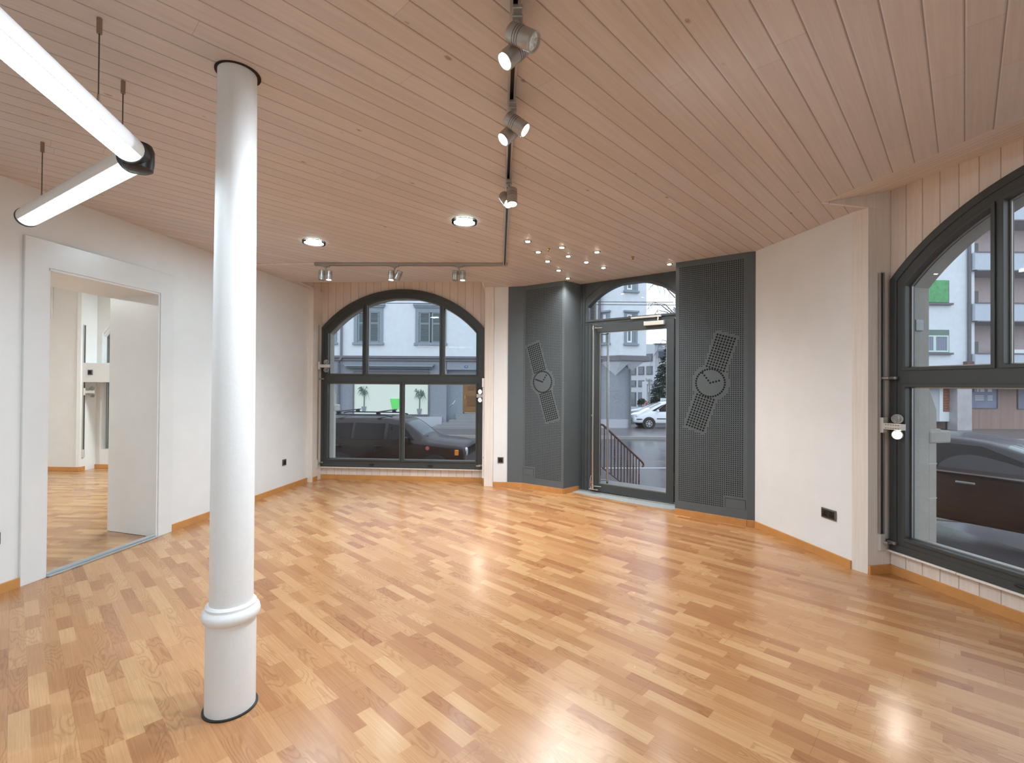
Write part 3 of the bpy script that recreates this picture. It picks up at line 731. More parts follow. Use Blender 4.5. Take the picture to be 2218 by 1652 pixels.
track_spot('middle double spotlight above the back window, one head tilted', -1.278, 5.128, 90, [(180, -86, -.034, 0, True, 22), (-95, -68, .045, 0, False, 0)])
track_spot('right double spotlight above the back window, nearest to the track corner', -.579, 5.114, 90, [(180, -86, -.040, 0, False, 0), (185, -86, .040, 0, True, 22)])

# ------------------------------------------------------------------ round downlights and halogens
def downlight(label, x, y, pw=1.0):
    root = thing('round_downlight', label, 'ceiling light', Tm(x, y, H), 'round glass downlights')
    obj('diffuser', lathe(bmesh.new(), [(.084, -.003), (.084, -.014), (.0, -.017)], 40), M_down, root, Matrix(), smooth=True)
    obj('glass_ring', lathe(bmesh.new(), [(.088, -.001), (.088, -.020), (.100, -.020), (.103, -.001)], 40), M_glass, root, Matrix(), smooth=True)
    obj('rim', lathe(bmesh.new(), [(.084, 0), (.084, -.006), (.088, -.006), (.088, 0)], 40), M_steel, root, Matrix(), smooth=True)
    l = bpy.data.lights.new('glow', 'AREA'); l.shape = 'DISK'; l.size = .16; l.energy = 17 * pw * LAMP; l.color = (.64, .88, 1.0)
    o = bpy.data.objects.new('glow', l); COL.objects.link(o); o.parent = root; o.matrix_basis = Tm(0, 0, -.022)
downlight('round glowing glass downlight left of the ceiling track, the farther of the two', -1.834, 4.372)
downlight('round glowing glass downlight beside the ceiling track, the nearer of the two', -.389, 3.789)
for x, y, lb in ((-2.2, -1.6, 'near the left wall'), (.6, -1.9, 'in the middle of the room'), (2.6, -1.6, 'near the right windows')):  # unseen lamps added behind the camera to fill the room with light
    downlight('added unseen fill lamp behind the photographer ' + lb, x, y, 1.2)
hal = [(.134, 4.313, 'lit halogen downlight at the left front corner of the cluster, nearest the ceiling track'), (.249, 4.654, 'lit halogen downlight second in the left row of the cluster'),
       (.366, 4.998, 'lit halogen downlight third in the left row of the cluster'), (.521, 5.396, 'lit halogen downlight fourth in the left row of the cluster'),
       (.672, 5.788, 'lit halogen downlight tight above the left perforated panel edge'), (.463, 4.493, 'lit halogen downlight at the front of the middle row of the cluster'),
       (.560, 4.796, 'lit halogen downlight second in the middle row of the cluster'), (.778, 5.024, 'lit halogen downlight third in the middle row of the cluster'),
       (1.003, 5.255, 'lit halogen downlight at the back right of the cluster, before the door'), (.822, 4.640, 'lit halogen downlight at the right front corner of the cluster'),
       (1.677, 5.085, 'lone lit halogen downlight beside the top of the right perforated panel')]
hroot = None
for x, y, lb in hal:
    if hroot is None:
        hroot = thing('halogen_downlight', lb, 'ceiling light', Tm(x, y, H), 'halogen downlights near the door')
        obj('trim_ring', lathe(bmesh.new(), [(.021, -.001), (.023, -.006), (.033, -.005), (.036, 0)], 32), M_steel, hroot, Matrix(), smooth=True)
        obj('bulb', lathe(bmesh.new(), [(.021, -.001), (.018, -.009), (0, -.012)], 24), M_led, hroot, Matrix(), smooth=True)
        spot(hroot, Tm(0, 0, -.016), 26, 145, .9, (.96, .93, .90), .02)
    else: dup(hroot, Tm(x, y, H), lb)
for x, y, lb in ((.345, 4.542, 'small unlit brass ceiling fitting inside the halogen cluster'), (1.218, 4.814, 'small unlit brass ceiling fitting alone right of the halogen cluster')):
    root = thing('brass_fitting', lb, 'ceiling fitting', Tm(x, y, H))
    obj('rosette', lathe(bmesh.new(), [(.018, 0), (.018, -.004), (.010, -.007), (.006, -.018), (.011, -.022), (.011, -.028), (0, -.030)], 24), M_brass, root, Matrix(), smooth=True)

# ------------------------------------------------------------------ wall rails with gear spotlights beside the windows
def wall_rail(label, M, z0, z1):
    root = thing('wall_light_rail', label, 'light rail', M)
    bm = bmesh.new()
    for a, b2 in ((-.018, -.009), (.009, .018)): bx(bm, a, b2, -.022, 0, z0, z1)
    bx(bm, -.018, .018, -.004, 0, z0, z1)
    obj('rail_profile', bm, M_alu, root, Matrix(), bevel=.001)
    obj('rail_channel', box(-.009, .009, -.014, -.004, z0, z1), M_black, root, Matrix())
    obj('feed_cap', box(-.022, .022, -.028, 0, z0 - .02, z0 + .10), M_closer, root, Matrix(), bevel=.003)
    obj('end_cap', box(-.019, .019, -.024, 0, z1, z1 + .008), M_closer, root, Matrix())
    return root
def gear_spot(label, M, lit=(False, True), power=20, turn=-62):
    """gear box reaching into the room with two ring lamps; local x to the window, -y to the room"""
    root = thing('gear_spotlight', label, 'spotlight', M, 'gear spotlights on the wall rails')
    obj('adapter', box(-.022, .022, -.045, -.020, -.05, .06), M_closer, root, Matrix(), bevel=.004)
    T = Rm('Z', 0)
    bm = bmesh.new(); bx(bm, -.02, .02, -.175, -.045, -.022, .022)
    g = obj('gear_box', bm, M_closer, root, Matrix(), bevel=.003)
    bm = bmesh.new()
    for z in (-.012, .012):
        for k in range(6): bx(bm, -.0206, -.0202, -.16 + k * .018, -.148 + k * .018, z - .002, z + .002)
    obj('vent_slot', bm, M_black, g, Matrix())
    for i, (sg, on) in enumerate(zip((1, -1), lit)):
        c = Vector((.015, -.12, sg * .056))
        A = Matrix.Translation(c) @ (Rm('Z', turn) @ Rm('X', 90)) 
        prof = [(.010, -.055), (.015, -.053), (.016, -.020), (.020, -.016), (.030, -.008), (.033, .0), (.033, .014), (.029, .014), (.027, .004)]
        h = obj('lamp_ring', lathe(bmesh.new(), prof, 32), M_spot, root, A, smooth=True)
        obj('reflector', lathe(bmesh.new(), [(.0265, .004), (.012, -.010), (.0, -.011)], 28), M_ledw if on else M_mirror, h, Matrix(), smooth=True)
        if on: spot(h, Tm(0, 0, .018) @ Rm('X', 180), power, 130, .9, (1, .92, .82), .02)
        w = A @ Vector((0, 0, -.055))
        obj('cable', tube(bmesh.new(), [w, w + Vector((-.02, .02, sg * .012)), w + Vector((-.035, .03, -sg * .005)), w + Vector((-.02, .035, -sg * .028)), Vector((-.01, -.06, sg * .02))], .0025, 6), M_cable, h, A.inverted())
        obj('yoke', tube(bmesh.new(), [(.0, -.12, sg * .020), (.0, -.12, sg * .032)], .006, 8), M_spot, g, Matrix())
    return root
# right bay: rail on the reveal between the post and the window
MRV = frame(RP1, WB_P)
wall_rail('tall slim light rail on the cream board left of the right-hand window', MRV @ Tm(.098, 0, 0), .19, 2.185)
gear_spot('gear spotlight with one lit lamp on the rail left of the right-hand window', MRV @ Tm(.098, 0, 1.075) @ Rm('Z', 0), (False, True), 5)
# left bay: rail on the left reveal of the back window, and spot on the right reveal
MLV = frame((-2.735, 6.548), (-2.744, 6.80))
wall_rail('slim light rail on the board left of the back window', MLV @ Tm(.13, 0, 0), .19, 2.17)
gear_spot('gear spotlight with round rings on the rail left of the back window', MLV @ Tm(.10, -.01, 1.60), (False, False))
MRR = frame((-.39, 6.63), (-.367, 6.38))
gear_spot('small gear spotlight with two glowing lamps at the right edge of the back window', MRR @ Tm(.09, .01, 1.20) @ Tm(0, .06, 0), (True, True), 4, turn=50)
for lb, M in (('short brown bracket plate on the cream board beside the upper window latch', MRV @ Tm(.165, -.003, 1.42)), ('short brown bracket plate on the cream board beside the lower window latch', MRV @ Tm(.165, -.003, .235))):
    setp(obj('bracket_plate', box(-.025, .022, -.004, .003, -.012, .012), mat('brown_bracket', (.22, .15, .12), .4, metal=.5), None, M, bevel=.001), lb, 'bracket')

# ------------------------------------------------------------------ sockets
M_sock = mat('bronze_grey_socket', (.15, .14, .135), .35, metal=.3)
def socket(label, M, n=1, alu=False):
    root = thing('power_socket', label, 'socket', M, 'wall sockets')
    w = .040 + (n - 1) * .030
    obj('cover_plate', box(-w, w, -.010, 0, -.040, .040), M_sock, root, Matrix(), bevel=.005)
    for k in range(n):
        cx = (k - (n - 1) / 2) * .06
        obj('insert', box(cx - .028, cx + .028, -.0125, -.009, -.029, .029), M_black, root, Matrix(), bevel=.002)
        if n == 2 and k == 0: bm = bmesh.new(); bx(bm, cx - .018, cx + .018, -.0135, -.0125, -.018, -.004); bx(bm, cx - .006, cx + .006, -.0135, -.0125, -.004, .014)
        else:
            bm = bmesh.new()
            for a in (90, 210, 330): lathe(bm, [(.0095, 0), (.0095, .0012)], 16, Tm(cx + .013 * math.cos(math.radians(a)), -.0125, .013 * math.sin(math.radians(a))) @ Rm('X', 90))
        obj('outlet', bm, M_dark, root, Matrix())
    return root
socket('bronze grey single wall socket on the white left wall before the back window', ML @ Tm(3.006, 0, .354))
socket('bronze grey wall socket on the left wall at the left edge of the photo', ML @ Tm(-.045, 0, .354), 1)
socket('bronze grey single wall socket on the narrow white strip beside the left metal panel', MB @ Tm(sB(-.145), .005, .351))
socket('bronze grey double wall socket on the white wall by the right post', MR @ Tm(.835, 0, .354), 2)
# ------------------------------------------------------------------ room beyond the doorway
M_wall2 = mat('white_textured_plaster', (.80, .80, .78), .8, bump=.35, bscale=40, var=.02)
H2 = 2.80
MF2 = Matrix.Rotation(math.radians(97.2 + 80), 4, 'Z')
NR = [(-3.35, 1.3), (-3.28, 7.9), (-9.0, 8.3), (-9.0, 1.3)]
struct('floor', prism(local_poly([(-3.60, 1.9), (-3.262 - .01, 3.0), (-3.15, 4.25), (-3.2, 7.9), (-9.0, 8.3), (-9.0, 1.3), (-3.66, 1.3)], MF2), -.15, -.002), M_floor2, MF2)
struct('ceiling', prism([(-3.5, 1.2), (-3.3, 8.0), (-9.1, 8.4), (-9.1, 1.2)], H2, H2 + .1), M_paint)
struct('wall_back', plate([(0, -.3), (2.0, -.3), (2.0, 2.95), (0, 2.95)], [], 0, .5), M_wall2, frame((-8.56, 7.31), (-6.56, 7.229)))
Mrev = frame((-6.56, 7.229), (-6.60, 7.50))
struct('wall_back', plate([(0, -.3), (.28, -.3), (.28, 2.95), (0, 2.95)], [], 0, .05), M_wall2, Mrev)
NW_P, NW_Q = (-6.60, 7.50), (-4.24, 7.34)
Mn = frame(NW_P, NW_Q)
struct('wall_back', plate([(-.03, -.3), (3.4, -.3), (3.4, 2.95), (-.03, 2.95)], [arch_poly(.14, 2.26, .3, AR - .10, 30)], .0, .10), M_wall2, Mn)
struct('wall_back', plate([(-.5, -1.5), (3.4, -1.5), (3.4, 3.2), (-.5, 3.2)], [arch_poly(.24, 2.16, .3, AR - .20, 30)], .16, .50), M_stone, Mn)
make_window('window_4', (NW_P[0] + .02, NW_P[1] + .05), (NW_Q[0] + .02, NW_Q[1] + .05), white=True, latches=False)
struct('trim_17', box(.035, 2.4, -.24, .0, 1.35, 1.645), M_paint, Mn, bevel=.004)
struct('wall_left', plate([(0, -.3), (7.2, -.3), (7.2, 2.95), (0, 2.95)], [], 0, .2), M_wall2, frame((-8.9, 1.2), (-8.9, 8.4)))
struct('wall_rear', plate([(0, -.3), (6, -.3), (6, 2.95), (0, 2.95)], [], 0, .2), M_wall2, frame((-3.3, 1.6), (-9.2, 1.6)))
skirting('baseboard_back', (-8.56, 7.31), (-6.56, 7.229)); skirting('baseboard_back', (-6.56, 7.229), (-6.60, 7.50)); skirting('baseboard_back', NW_P, NW_Q)
wall_rail('slim light rail on the wall corner of the room beyond the doorway', Mrev @ Tm(.05, 0, 0), .22, 2.22)
gear_spot('gear spotlight with two round lamps on the rail beyond the doorway', Mrev @ Tm(.05, 0, 1.20), (False, False))
socket('black switch plate on the white boxed beam beyond the doorway', Mn @ Tm(.19, -.24, 1.50), 1)
setp(obj('conduit', box(-.012, .012, -.015, 0, 2.32, 2.80), M_paint, None, frame((-7.02, 7.245), (-6.0, 7.20)), bevel=.002), 'white cable conduit coming down from the ceiling beyond the doorway', 'conduit')
for x, y, lb in ((-7.6, 3.2, 'nearer'), (-4.3, 6.8, 'farther')):  # lamps added out of view to brighten the neighbouring room
    root = thing('round_downlight', lb + ' added fill lamp out of view in the room beyond the doorway', 'ceiling light', Tm(x, y, H2), 'added fill lamps beyond the doorway')
    obj('diffuser', lathe(bmesh.new(), [(.12, 0), (.12, -.03), (0, -.035)], 32), M_down, root, Matrix(), smooth=True)
    l = bpy.data.lights.new('glow', 'AREA'); l.shape = 'DISK'; l.size = .22; l.energy = 85 * LAMP; l.color = (.85, .95, 1)
    o = bpy.data.objects.new('glow', l); COL.objects.link(o); o.parent = root; o.matrix_basis = Tm(0, 0, -.04)

# ------------------------------------------------------------------ outside: ground
def gz(x, y):
    return -1.42 + .70 * math.exp(-(((x - 6.8) ** 2 + (y - 5.5) ** 2) / 50.0))
M_asph = mat('wet_asphalt', (.060, .058, .062), .16, bump=.25, bscale=18, var=.25, vscale=.6, spec=.8)
M_pave = mat('wet_pavement', (.15, .135, .135), .30, bump=.3, bscale=30, var=.15, vscale=2)
M_kerb = mat('granite_kerb', (.30, .28, .27), .5, bump=.2, bscale=80)
bm = bmesh.new(); nx, ny = 60, 40; X0, X1, Y0, Y1 = -40, 60, -25, 75
vs = [[bm.verts.new((X0 + (X1 - X0) * i / nx, Y0 + (Y1 - Y0) * j / ny, gz(X0 + (X1 - X0) * i / nx, Y0 + (Y1 - Y0) * j / ny))) for i in range(nx + 1)] for j in range(ny + 1)]
for j in range(ny):
    for i in range(nx): bm.faces.new((vs[j][i], vs[j][i + 1], vs[j + 1][i + 1], vs[j + 1][i]))
struct('street', bm, M_asph)
def strip(name, pts, h, m, th=.12, n=24):
    """paved area following the ground"""
    (x0, y0), (x1, y1), (x2, y2), (x3, y3) = pts; bm = bmesh.new(); T = []; B = []
    for i in range(n + 1):
        t_ = i / n; a = (x0 + (x1 - x0) * t_, y0 + (y1 - y0) * t_); c = (x3 + (x2 - x3) * t_, y3 + (y2 - y3) * t_)
        T.append((bm.verts.new((*a, gz(*a) + h)), bm.verts.new((*c, gz(*c) + h)))); B.append((bm.verts.new((*a, gz(*a) - .1)), bm.verts.new((*c, gz(*c) - .1))))
    for i in range(n):
        bm.faces.new((T[i][0], T[i + 1][0], T[i + 1][1], T[i][1])); bm.faces.new((T[i][0], T[i + 1][0], B[i + 1][0], B[i][0])); bm.faces.new((T[i][1], T[i + 1][1], B[i + 1][1], B[i][1]))
    return struct(name, bm, m)
strip('pavement', [(-38, 25.0), (58, 25.0), (58, 60), (-38, 60)], .12, M_pave)
strip('kerb', [(-38, 24.75), (58, 24.75), (58, 25.05), (-38, 25.05)], .135, M_kerb)
ra = ralong(WB_P, -4.5, .3); rb = ralong(WB_P, 6, .3); rc = ralong(WB_P, 6, 3.1); rd = ralong(WB_P, -3.0, 3.1)
strip('pavement', [ra, rb, rc, rd], .12, mat('red_brown_paving', (.16, .10, .09), .4, bump=.4, bscale=14, var=.3, vscale=7))
def poly3(name, pts, m, lift):
    bm = bmesh.new(); n = 14
    A = []
    (x0, y0), (x1, y1), w = pts; d = Vector((x1 - x0, y1 - y0)).normalized(); nn = Vector((-d.y, d.x)) * w / 2
    for i in range(n + 1):
        x = x0 + (x1 - x0) * i / n; y = y0 + (y1 - y0) * i / n
        A.append([bm.verts.new((x + s_ * nn.x, y + s_ * nn.y, gz(x, y) + lift + dz)) for s_, dz in ((1, 0), (-1, 0), (1, .006), (-1, .006))])
    for a, b2 in zip(A, A[1:]): bm.faces.new((a[2], a[3], b2[3], b2[2])); bm.faces.new((a[0], a[2], b2[2], b2[0])); bm.faces.new((a[1], a[3], b2[3], b2[1]))
    return bm
M_yel = mat('worn_yellow_paint', (.42, .40, .17), .5, var=.2, vscale=10)
p0 = at(2045, 1172, 1); 
yl = obj('yellow_kerb_line', poly3('y', ((4.9, 5.45), (6.1, 3.6), .28), M_yel, .12), M_yel); setp(yl, 'yellow painted line on the paving outside the right-hand window', 'road marking')
wl = obj('lane_marking', poly3('w', ((-6, 15.6), (9, 15.6), .10), M_yel, .004), mat('white_road_paint', (.55, .55, .58), .4)); setp(wl, 'thin white lane line on the wet road seen through the door', 'road marking')
wl = obj('lane_marking', poly3('w', ((3.5, 9.6), (7.5, 7.6), .12), M_yel, .004), M_yel); setp(wl, 'dashed yellow marking on the wet road just beyond the landing', 'road marking')

# own building: masonry below the floor and stone pilasters beside the windows
struct('foundation', prism([(LREAR[0] - .5, REAR - .3), (-9.2, 1.2), (-9.2, 8.3), (-6.3, 7.6), (-3.0, 7.15), (-.38, 6.90), (.90, 6.45), (1.95, 5.55), (2.75, 4.75), ralong(WB_P, -.5, .24), ralong(WC_Q, .4, .24), (R5[0] + .5, REAR - .3)], -1.7, -.155), M_stone)
struct('exterior_wall', plate([(-.65, -1.6), (0, -1.6), (0, 3.2), (-.65, 3.2)], [], .25, .45), M_stone, MD)
M_pale = mat('pale_sandstone', (.62, .60, .56), .85, bump=.4, bscale=60, var=.08)
def pilaster(M, s, label, M_stone=M_stone):
    root = thing('stone_pilaster', label, 'pilaster', M @ Tm(s, .22, 0))
    obj('base_block', box(-.30, .0, 0, .075, -1.4, 1.02), M_stone, root, Matrix(), bevel=.006)
    b = bmesh.new(); bx(b, -.30, .004, 0, .12, 1.00, 1.055); bx(b, -.30, .010, 0, .20, .95, 1.04) ; obj('cornice', b, M_stone, root, Matrix(), bevel=.012)
    bm = bmesh.new()
    pr = [(0, 1.02), (.075, 1.02), (.075, 1.19), (.0, 1.36)]
    A = [bm.verts.new((-.30, y, z)) for y, z in pr]; B = [bm.verts.new((0, y, z)) for y, z in pr]; bm.faces.new(A); bm.faces.new(B[::-1])
    for i in range(4): bm.faces.new((A[i], A[(i + 1) % 4], B[(i + 1) % 4], B[i]))
    obj('weathering', bm, M_stone, root, Matrix(), bevel=.004)
    b = bmesh.new()
    for z in (.55, .80): bx(b, -.301, .0012, -.001, .0765, z, z + .006)
    obj('mortar_joint', b, mat('pale_mortar', (.55, .53, .5), .9), root, Matrix())
    return root
pilaster(MBB, .105, 'grey sandstone pilaster block outside the right-hand window')
pilaster(MA, .105, 'pale sandstone pilaster block outside the back window at its left edge', M_pale)
setp(obj('junction_box', box(.0, .012, 0, .07, 1.76, 1.84), mat('grey_box', (.42, .45, .46), .5), None, MBB @ Tm(.1055, .085, .0), bevel=.004), 'small grey junction box on the stone reveal of the right-hand window', 'junction box')

# landing, stairs and railing outside the door
b = bmesh.new(); bx(b, -.35, 1.75, .08, .98, -.30, -.03)
for k in range(6): bx(b, -.35, 1.75, .98 + .28 * k, .98 + .28 * (k + 1), -1.6, -.03 - .17 * (k + 1))
bx(b, -.35, 1.75, .10, .98, -1.6, -.30)
M_conc = mat('speckled_concrete', (.25, .25, .255), .6, bump=.15, bscale=120, var=.35, vscale=90)
struct('door_step', b, M_conc, MD, bevel=.006)
Mrl = MD @ Tm(.0, .94, 0)
# the railing climbs with the flight on its left side
S = Vector((1.34, 7.10, 0)); dirv = Vector((math.sin(math.radians(40)), math.cos(math.radians(40)), 0))
MRAIL = frame((S.x, S.y), (S.x + dirv.x, S.y + dirv.y))
rail = thing('stair_railing', 'rusty brown wrought iron stair railing with twisted bars outside the door', 'railing', MRAIL)
M_rust = mat('rusty_iron', (.11, .045, .035), .6, var=.3, vscale=30)
slope = (.05 - .77) / 1.40
b = tube(bmesh.new(), [(-.25, 0, .775), (-.02, 0, .775), (.04, 0, .765), (1.40, 0, .05), (1.455, 0, .01), (1.46, 0, -.02), (1.43, 0, -.035)], [.016] * 7, 8)
obj('handrail', b, M_rust, rail, Matrix())
b = tube(bmesh.new(), [(-.4, 0, .13), (0, 0, .14), (1.42, 0, .14 + slope * 1.42)], .010, 6); obj('bottom_rail', b, M_rust, rail, Matrix())
b0 = None
for k in range(13):
    x = -.02 + .109 * k if k else -.03
    if x > 1.42: break
    zt = .765 + slope * max(x - .03, 0); zb_ = .14 + slope * max(x, 0) - (.12 if k in (0, 12) else 0)
    b = bmesh.new(); bx(b, -.007, .007, -.007, .007, zb_, zt)
    if k % 2 == 0:
        zm = (zb_ + zt) / 2; pts = []; n = 26
        for q in (0, PI):
            tube(b, [(.009 * math.cos(i * .9 + q), .009 * math.sin(i * .9 + q), zm - .13 + .26 * i / n) for i in range(n + 1)], .006, 5)
    obj('baluster', b, M_rust, rail, Tm(x, 0, 0))
b = box(-.9, 1.6, -.08, .02, -1.5, .0)
bm = bmesh.new(); pr = [(-.9, -1.5), (1.7, -1.5), (1.7, -.98), (1.45, -.72), (.0, .10), (-.9, .10)]
plate(pr, [], .012, .20, bm); struct('stair_cheek', bm, M_conc, MRAIL @ Tm(0, 0, 0))

# ------------------------------------------------------------------ facade across the street (plane Y = 30)
FY = 30.0
def FX(px, py=830): return at(px, py, FY).x
def FZ(py, px=900): return at(px, py, FY).z
GZ = -1.32
M_render = mat('pale_rough_render', (.66, .70, .74), .9, bump=.7, bscale=9, var=.06, vscale=3)
M_grey = mat('grey_pebble_render', (.27, .29, .33), .9, bump=.8, bscale=14, var=.10, vscale=9)
M_cornice = mat('brown_grey_cornice', (.15, .145, .16), .6, var=.1)
M_sand2 = mat('grey_window_stone', (.25, .29, .33), .7, var=.06)
M_shut = mat('grey_green_shutter', (.20, .25, .26), .6)
M_slat = mat('shutter_louvre_dark', (.03, .04, .05), .6)
M_white = mat('white_window_paint', (.75, .78, .8), .4)
M_pane = mat('dark_window_pane', (.08, .10, .13), .06, spec=.8)
M_plinth = mat('pale_plinth_render', (.45, .46, .50), .85, bump=.4, bscale=10)
M_cream = mat('pale_concrete_wall', (.58, .59, .63), .8, var=.04)
XL, XR = FX(560), FX(1365)
bld = thing('corner_building', 'pale rendered house with grey ground floor and oriel across the street', 'building', Tm(0, FY, GZ))
I = Tm(0, -FY, -GZ)
def wp(name, bm, m, parent=bld, **k): return obj(name, bm, m, parent, I if parent is bld else Matrix(), **k)
zb1, zb2 = FZ(782), FZ(771)
wp('upper_wall', box(XL, XR, FY, FY + 10, zb2, 16), M_render)
wp('ground_floor_wall', box(XL, FX(967), FY + .03, FY + 10, GZ, zb1), M_grey)
wp('ground_floor_wall', box(FX(1055), XR, FY + .03, FY + 10, GZ, zb1), M_grey)
wp('ground_floor_wall', box(FX(966), FX(1056), FY + .03, FY + 10, FZ(800), zb1), M_grey)
wp('belt_cornice', (lambda b: (bx(b, XL, XR, FY - .16, FY + .2, (zb1 + zb2) / 2, zb2), bx(b, XL, XR, FY - .08, FY + .2, zb1, (zb1 + zb2) / 2)) and b)(bmesh.new()), M_cornice, bevel=.03)
wp('plinth', box(XL, FX(958), FY - .05, FY + .2, GZ, FZ(902)), M_plinth)
wp('plinth', box(FX(1055), XR, FY - .05, FY + .2, GZ, FZ(908, 1340)), M_plinth)
def shuttered(px0, px1, py0, py1, half=None):
    x0, x1, z1, z0 = FX(px0), FX(px1), FZ(py0), FZ(py1)
    r = wp('window_surround', plate([(x0, z0), (x1, z0), (x1, z1), (x0, z1)], [[(x0 + .22, z0 + .12), (x1 - .22, z0 + .12), (x1 - .22, z1 - .42), (x0 + .22, z1 - .42)]], FY - .07, FY + .05), M_sand2)
    b = bmesh.new(); bx(b, x0 - .13, x1 + .13, FY - .20, FY, z1 - .02, z1 + .10); bx(b, x0 - .08, x1 + .08, FY - .14, FY, z1 - .13, z1 - .02); obj('window_hood', b, M_sand2, r, Matrix())
    b = bmesh.new(); bx(b, x0 - .07, x1 + .07, FY - .15, FY, z0 - .04, z0 + .10); obj('window_sill', b, M_sand2, r, Matrix())
    a0, a1, c0, c1 = x0 + .22, x1 - .22, z0 + .12, z1 - .42; mid = (a0 + a1) / 2
    for (u0, u1) in ((a0 + .02, mid - .04), (mid + .04, a1 - .02)):
        lf = obj('shutter', plate([(u0, c0), (u1, c0), (u1, c1), (u0, c1)], [[(u0 + .10, c0 + .08), (u1 - .10, c0 + .08), (u1 - .10, c0 + (c1 - c0) * .60), (u0 + .10, c0 + (c1 - c0) * .60)], [(u0 + .10, c0 + (c1 - c0) * .65), (u1 - .10, c0 + (c1 - c0) * .65), (u1 - .10, c1 - .08), (u0 + .10, c1 - .08)]], FY - .05, FY - .01), M_shut, r, Matrix())
        b = bmesh.new(); z = c0 + .10
        while z < c1 - .10: bx(b, u0 + .09, u1 - .09, FY - .045, FY - .015, z, z + .038); z += .082
        obj('louvre_slats', b, M_shut, lf, Matrix())
        obj('hinge', (lambda b: (bx(b, u0 - .02 if u0 < mid - .3 else u1 - .08, u0 + .08 if u0 < mid - .3 else u1 + .02, FY - .075, FY - .05, c1 - .26, c1 - .20), bx(b, u0 - .02 if u0 < mid - .3 else u1 - .08, u0 + .08 if u0 < mid - .3 else u1 + .02, FY - .075, FY - .05, c0 + .12, c0 + .18)) and b)(bmesh.new()), M_shut, lf, Matrix())
    obj('opening', box(a0, a1, FY - .008, FY + .04, c0, c1), M_slat, r, Matrix())
shuttered(766, 829, 662, 746); shuttered(899, 966, 662, 746)
def plain_window(px0, px1, py0, py1, parent=None, Y=FY, hood=True, blind=0):
    x0, x1 = at(px0, 0, Y).x, at(px1, 0, Y).x; z1, z0 = at((px0 + px1) / 2, py0, Y).z, at((px0 + px1) / 2, py1, Y).z
    r = obj('window', plate([(x0, z0), (x1, z0), (x1, z1), (x0, z1)], [[(x0 + .14, z0 + .14), (x1 - .14, z0 + .14), (x1 - .14, z1 - .14), (x0 + .14, z1 - .14)]], Y - .06, Y + .03), M_sand2, parent or bld, I)
    a0, a1, c0, c1 = x0 + .14, x1 - .14, z0 + .14, z1 - .14; m_ = a0 + (a1 - a0) * .6
    obj('casement', plate([(a0, c0), (a1, c0), (a1, c1), (a0, c1)], [[(a0 + .09, c0 + .09), (m_ - .05, c0 + .09), (m_ - .05, c1 - .09), (a0 + .09, c1 - .09)], [(m_ + .05, c0 + .09), (a1 - .09, c0 + .09), (a1 - .09, c1 - .09), (m_ + .05, c1 - .09)]], Y - .02, Y + .02), M_white, r, Matrix())
    obj('pane', box(a0, a1, Y - .005, Y + .01, c0, c1), M_pane, r, Matrix())
    b = bmesh.new(); bx(b, x0 - .06, x1 + .06, Y - .14, Y, z0 - .05, z0 + .06)
    if hood: bx(b, x0 - .06, x1 + .06, Y - .16, Y, z1 - .06, z1 + .06)
    obj('window_sill', b, M_sand2, r, Matrix())
    return r
plain_window(690, 737, 655, 744)
# downpipe, awning, shop window, door
b = tube(bmesh.new(), [(FX(739.5), FY - .10, 15), (FX(739.5), FY - .10, FZ(776)), (FX(738), FY - .26, FZ(781)), (FX(735), FY - .12, FZ(787)), (FX(735.5), FY - .10, GZ)], .075, 8); wp('downpipe', b, M_cornice, smooth=True)
b = bmesh.new(); bx(b, FX(748), FX(942), FY - .45, FY, FZ(793), FZ(788)); bx(b, FX(752), FX(938), FY - .30, FY, FZ(799), FZ(793)); bx(b, FX(766), FX(928), FY - .06, FY + .05, FZ(805), FZ(799))
aw = wp('awning_box', b, mat('awning_grey', (.17, .19, .22), .5), bevel=.03)
obj('awning_bar', box(FX(752), FX(940), FY - .55, FY - .45, FZ(794.5), FZ(791.5)), M_sand2, aw, Matrix())
sw = wp('shop_window', plate([(FX(765), FZ(900)), (FX(930), FZ(900)), (FX(930), FZ(805)), (FX(765), FZ(805))], [[(FX(767.5), FZ(897)), (FX(927.5), FZ(897)), (FX(927.5), FZ(811)), (FX(767.5), FZ(811))]], FY - .06, FY + .03), M_cornice)
M_lit = N('lit_shop_interior'); x_, y_, z_, v_ = M_lit.xyz(); M_lit.b.inputs['Base Color'].default_value = (.42, .46, .42, 1); M_lit.put(M_lit.b.inputs['Emission Color'], M_lit.mix(M_lit.noise(v_, .35, 2, .5), (.70, .82, .74, 1), (.80, .88, .80, 1))); M_lit.b.inputs['Emission Strength'].default_value = .34; M_lit = M_lit.m
obj('lit_back_wall', box(FX(766), FX(929), FY + .025, FY + .029, FZ(899), FZ(806)), M_lit, sw, Matrix())
M_leafd = mat('pot_plant_leaf', (.10, .16, .13), .6, var=.3, vscale=8)
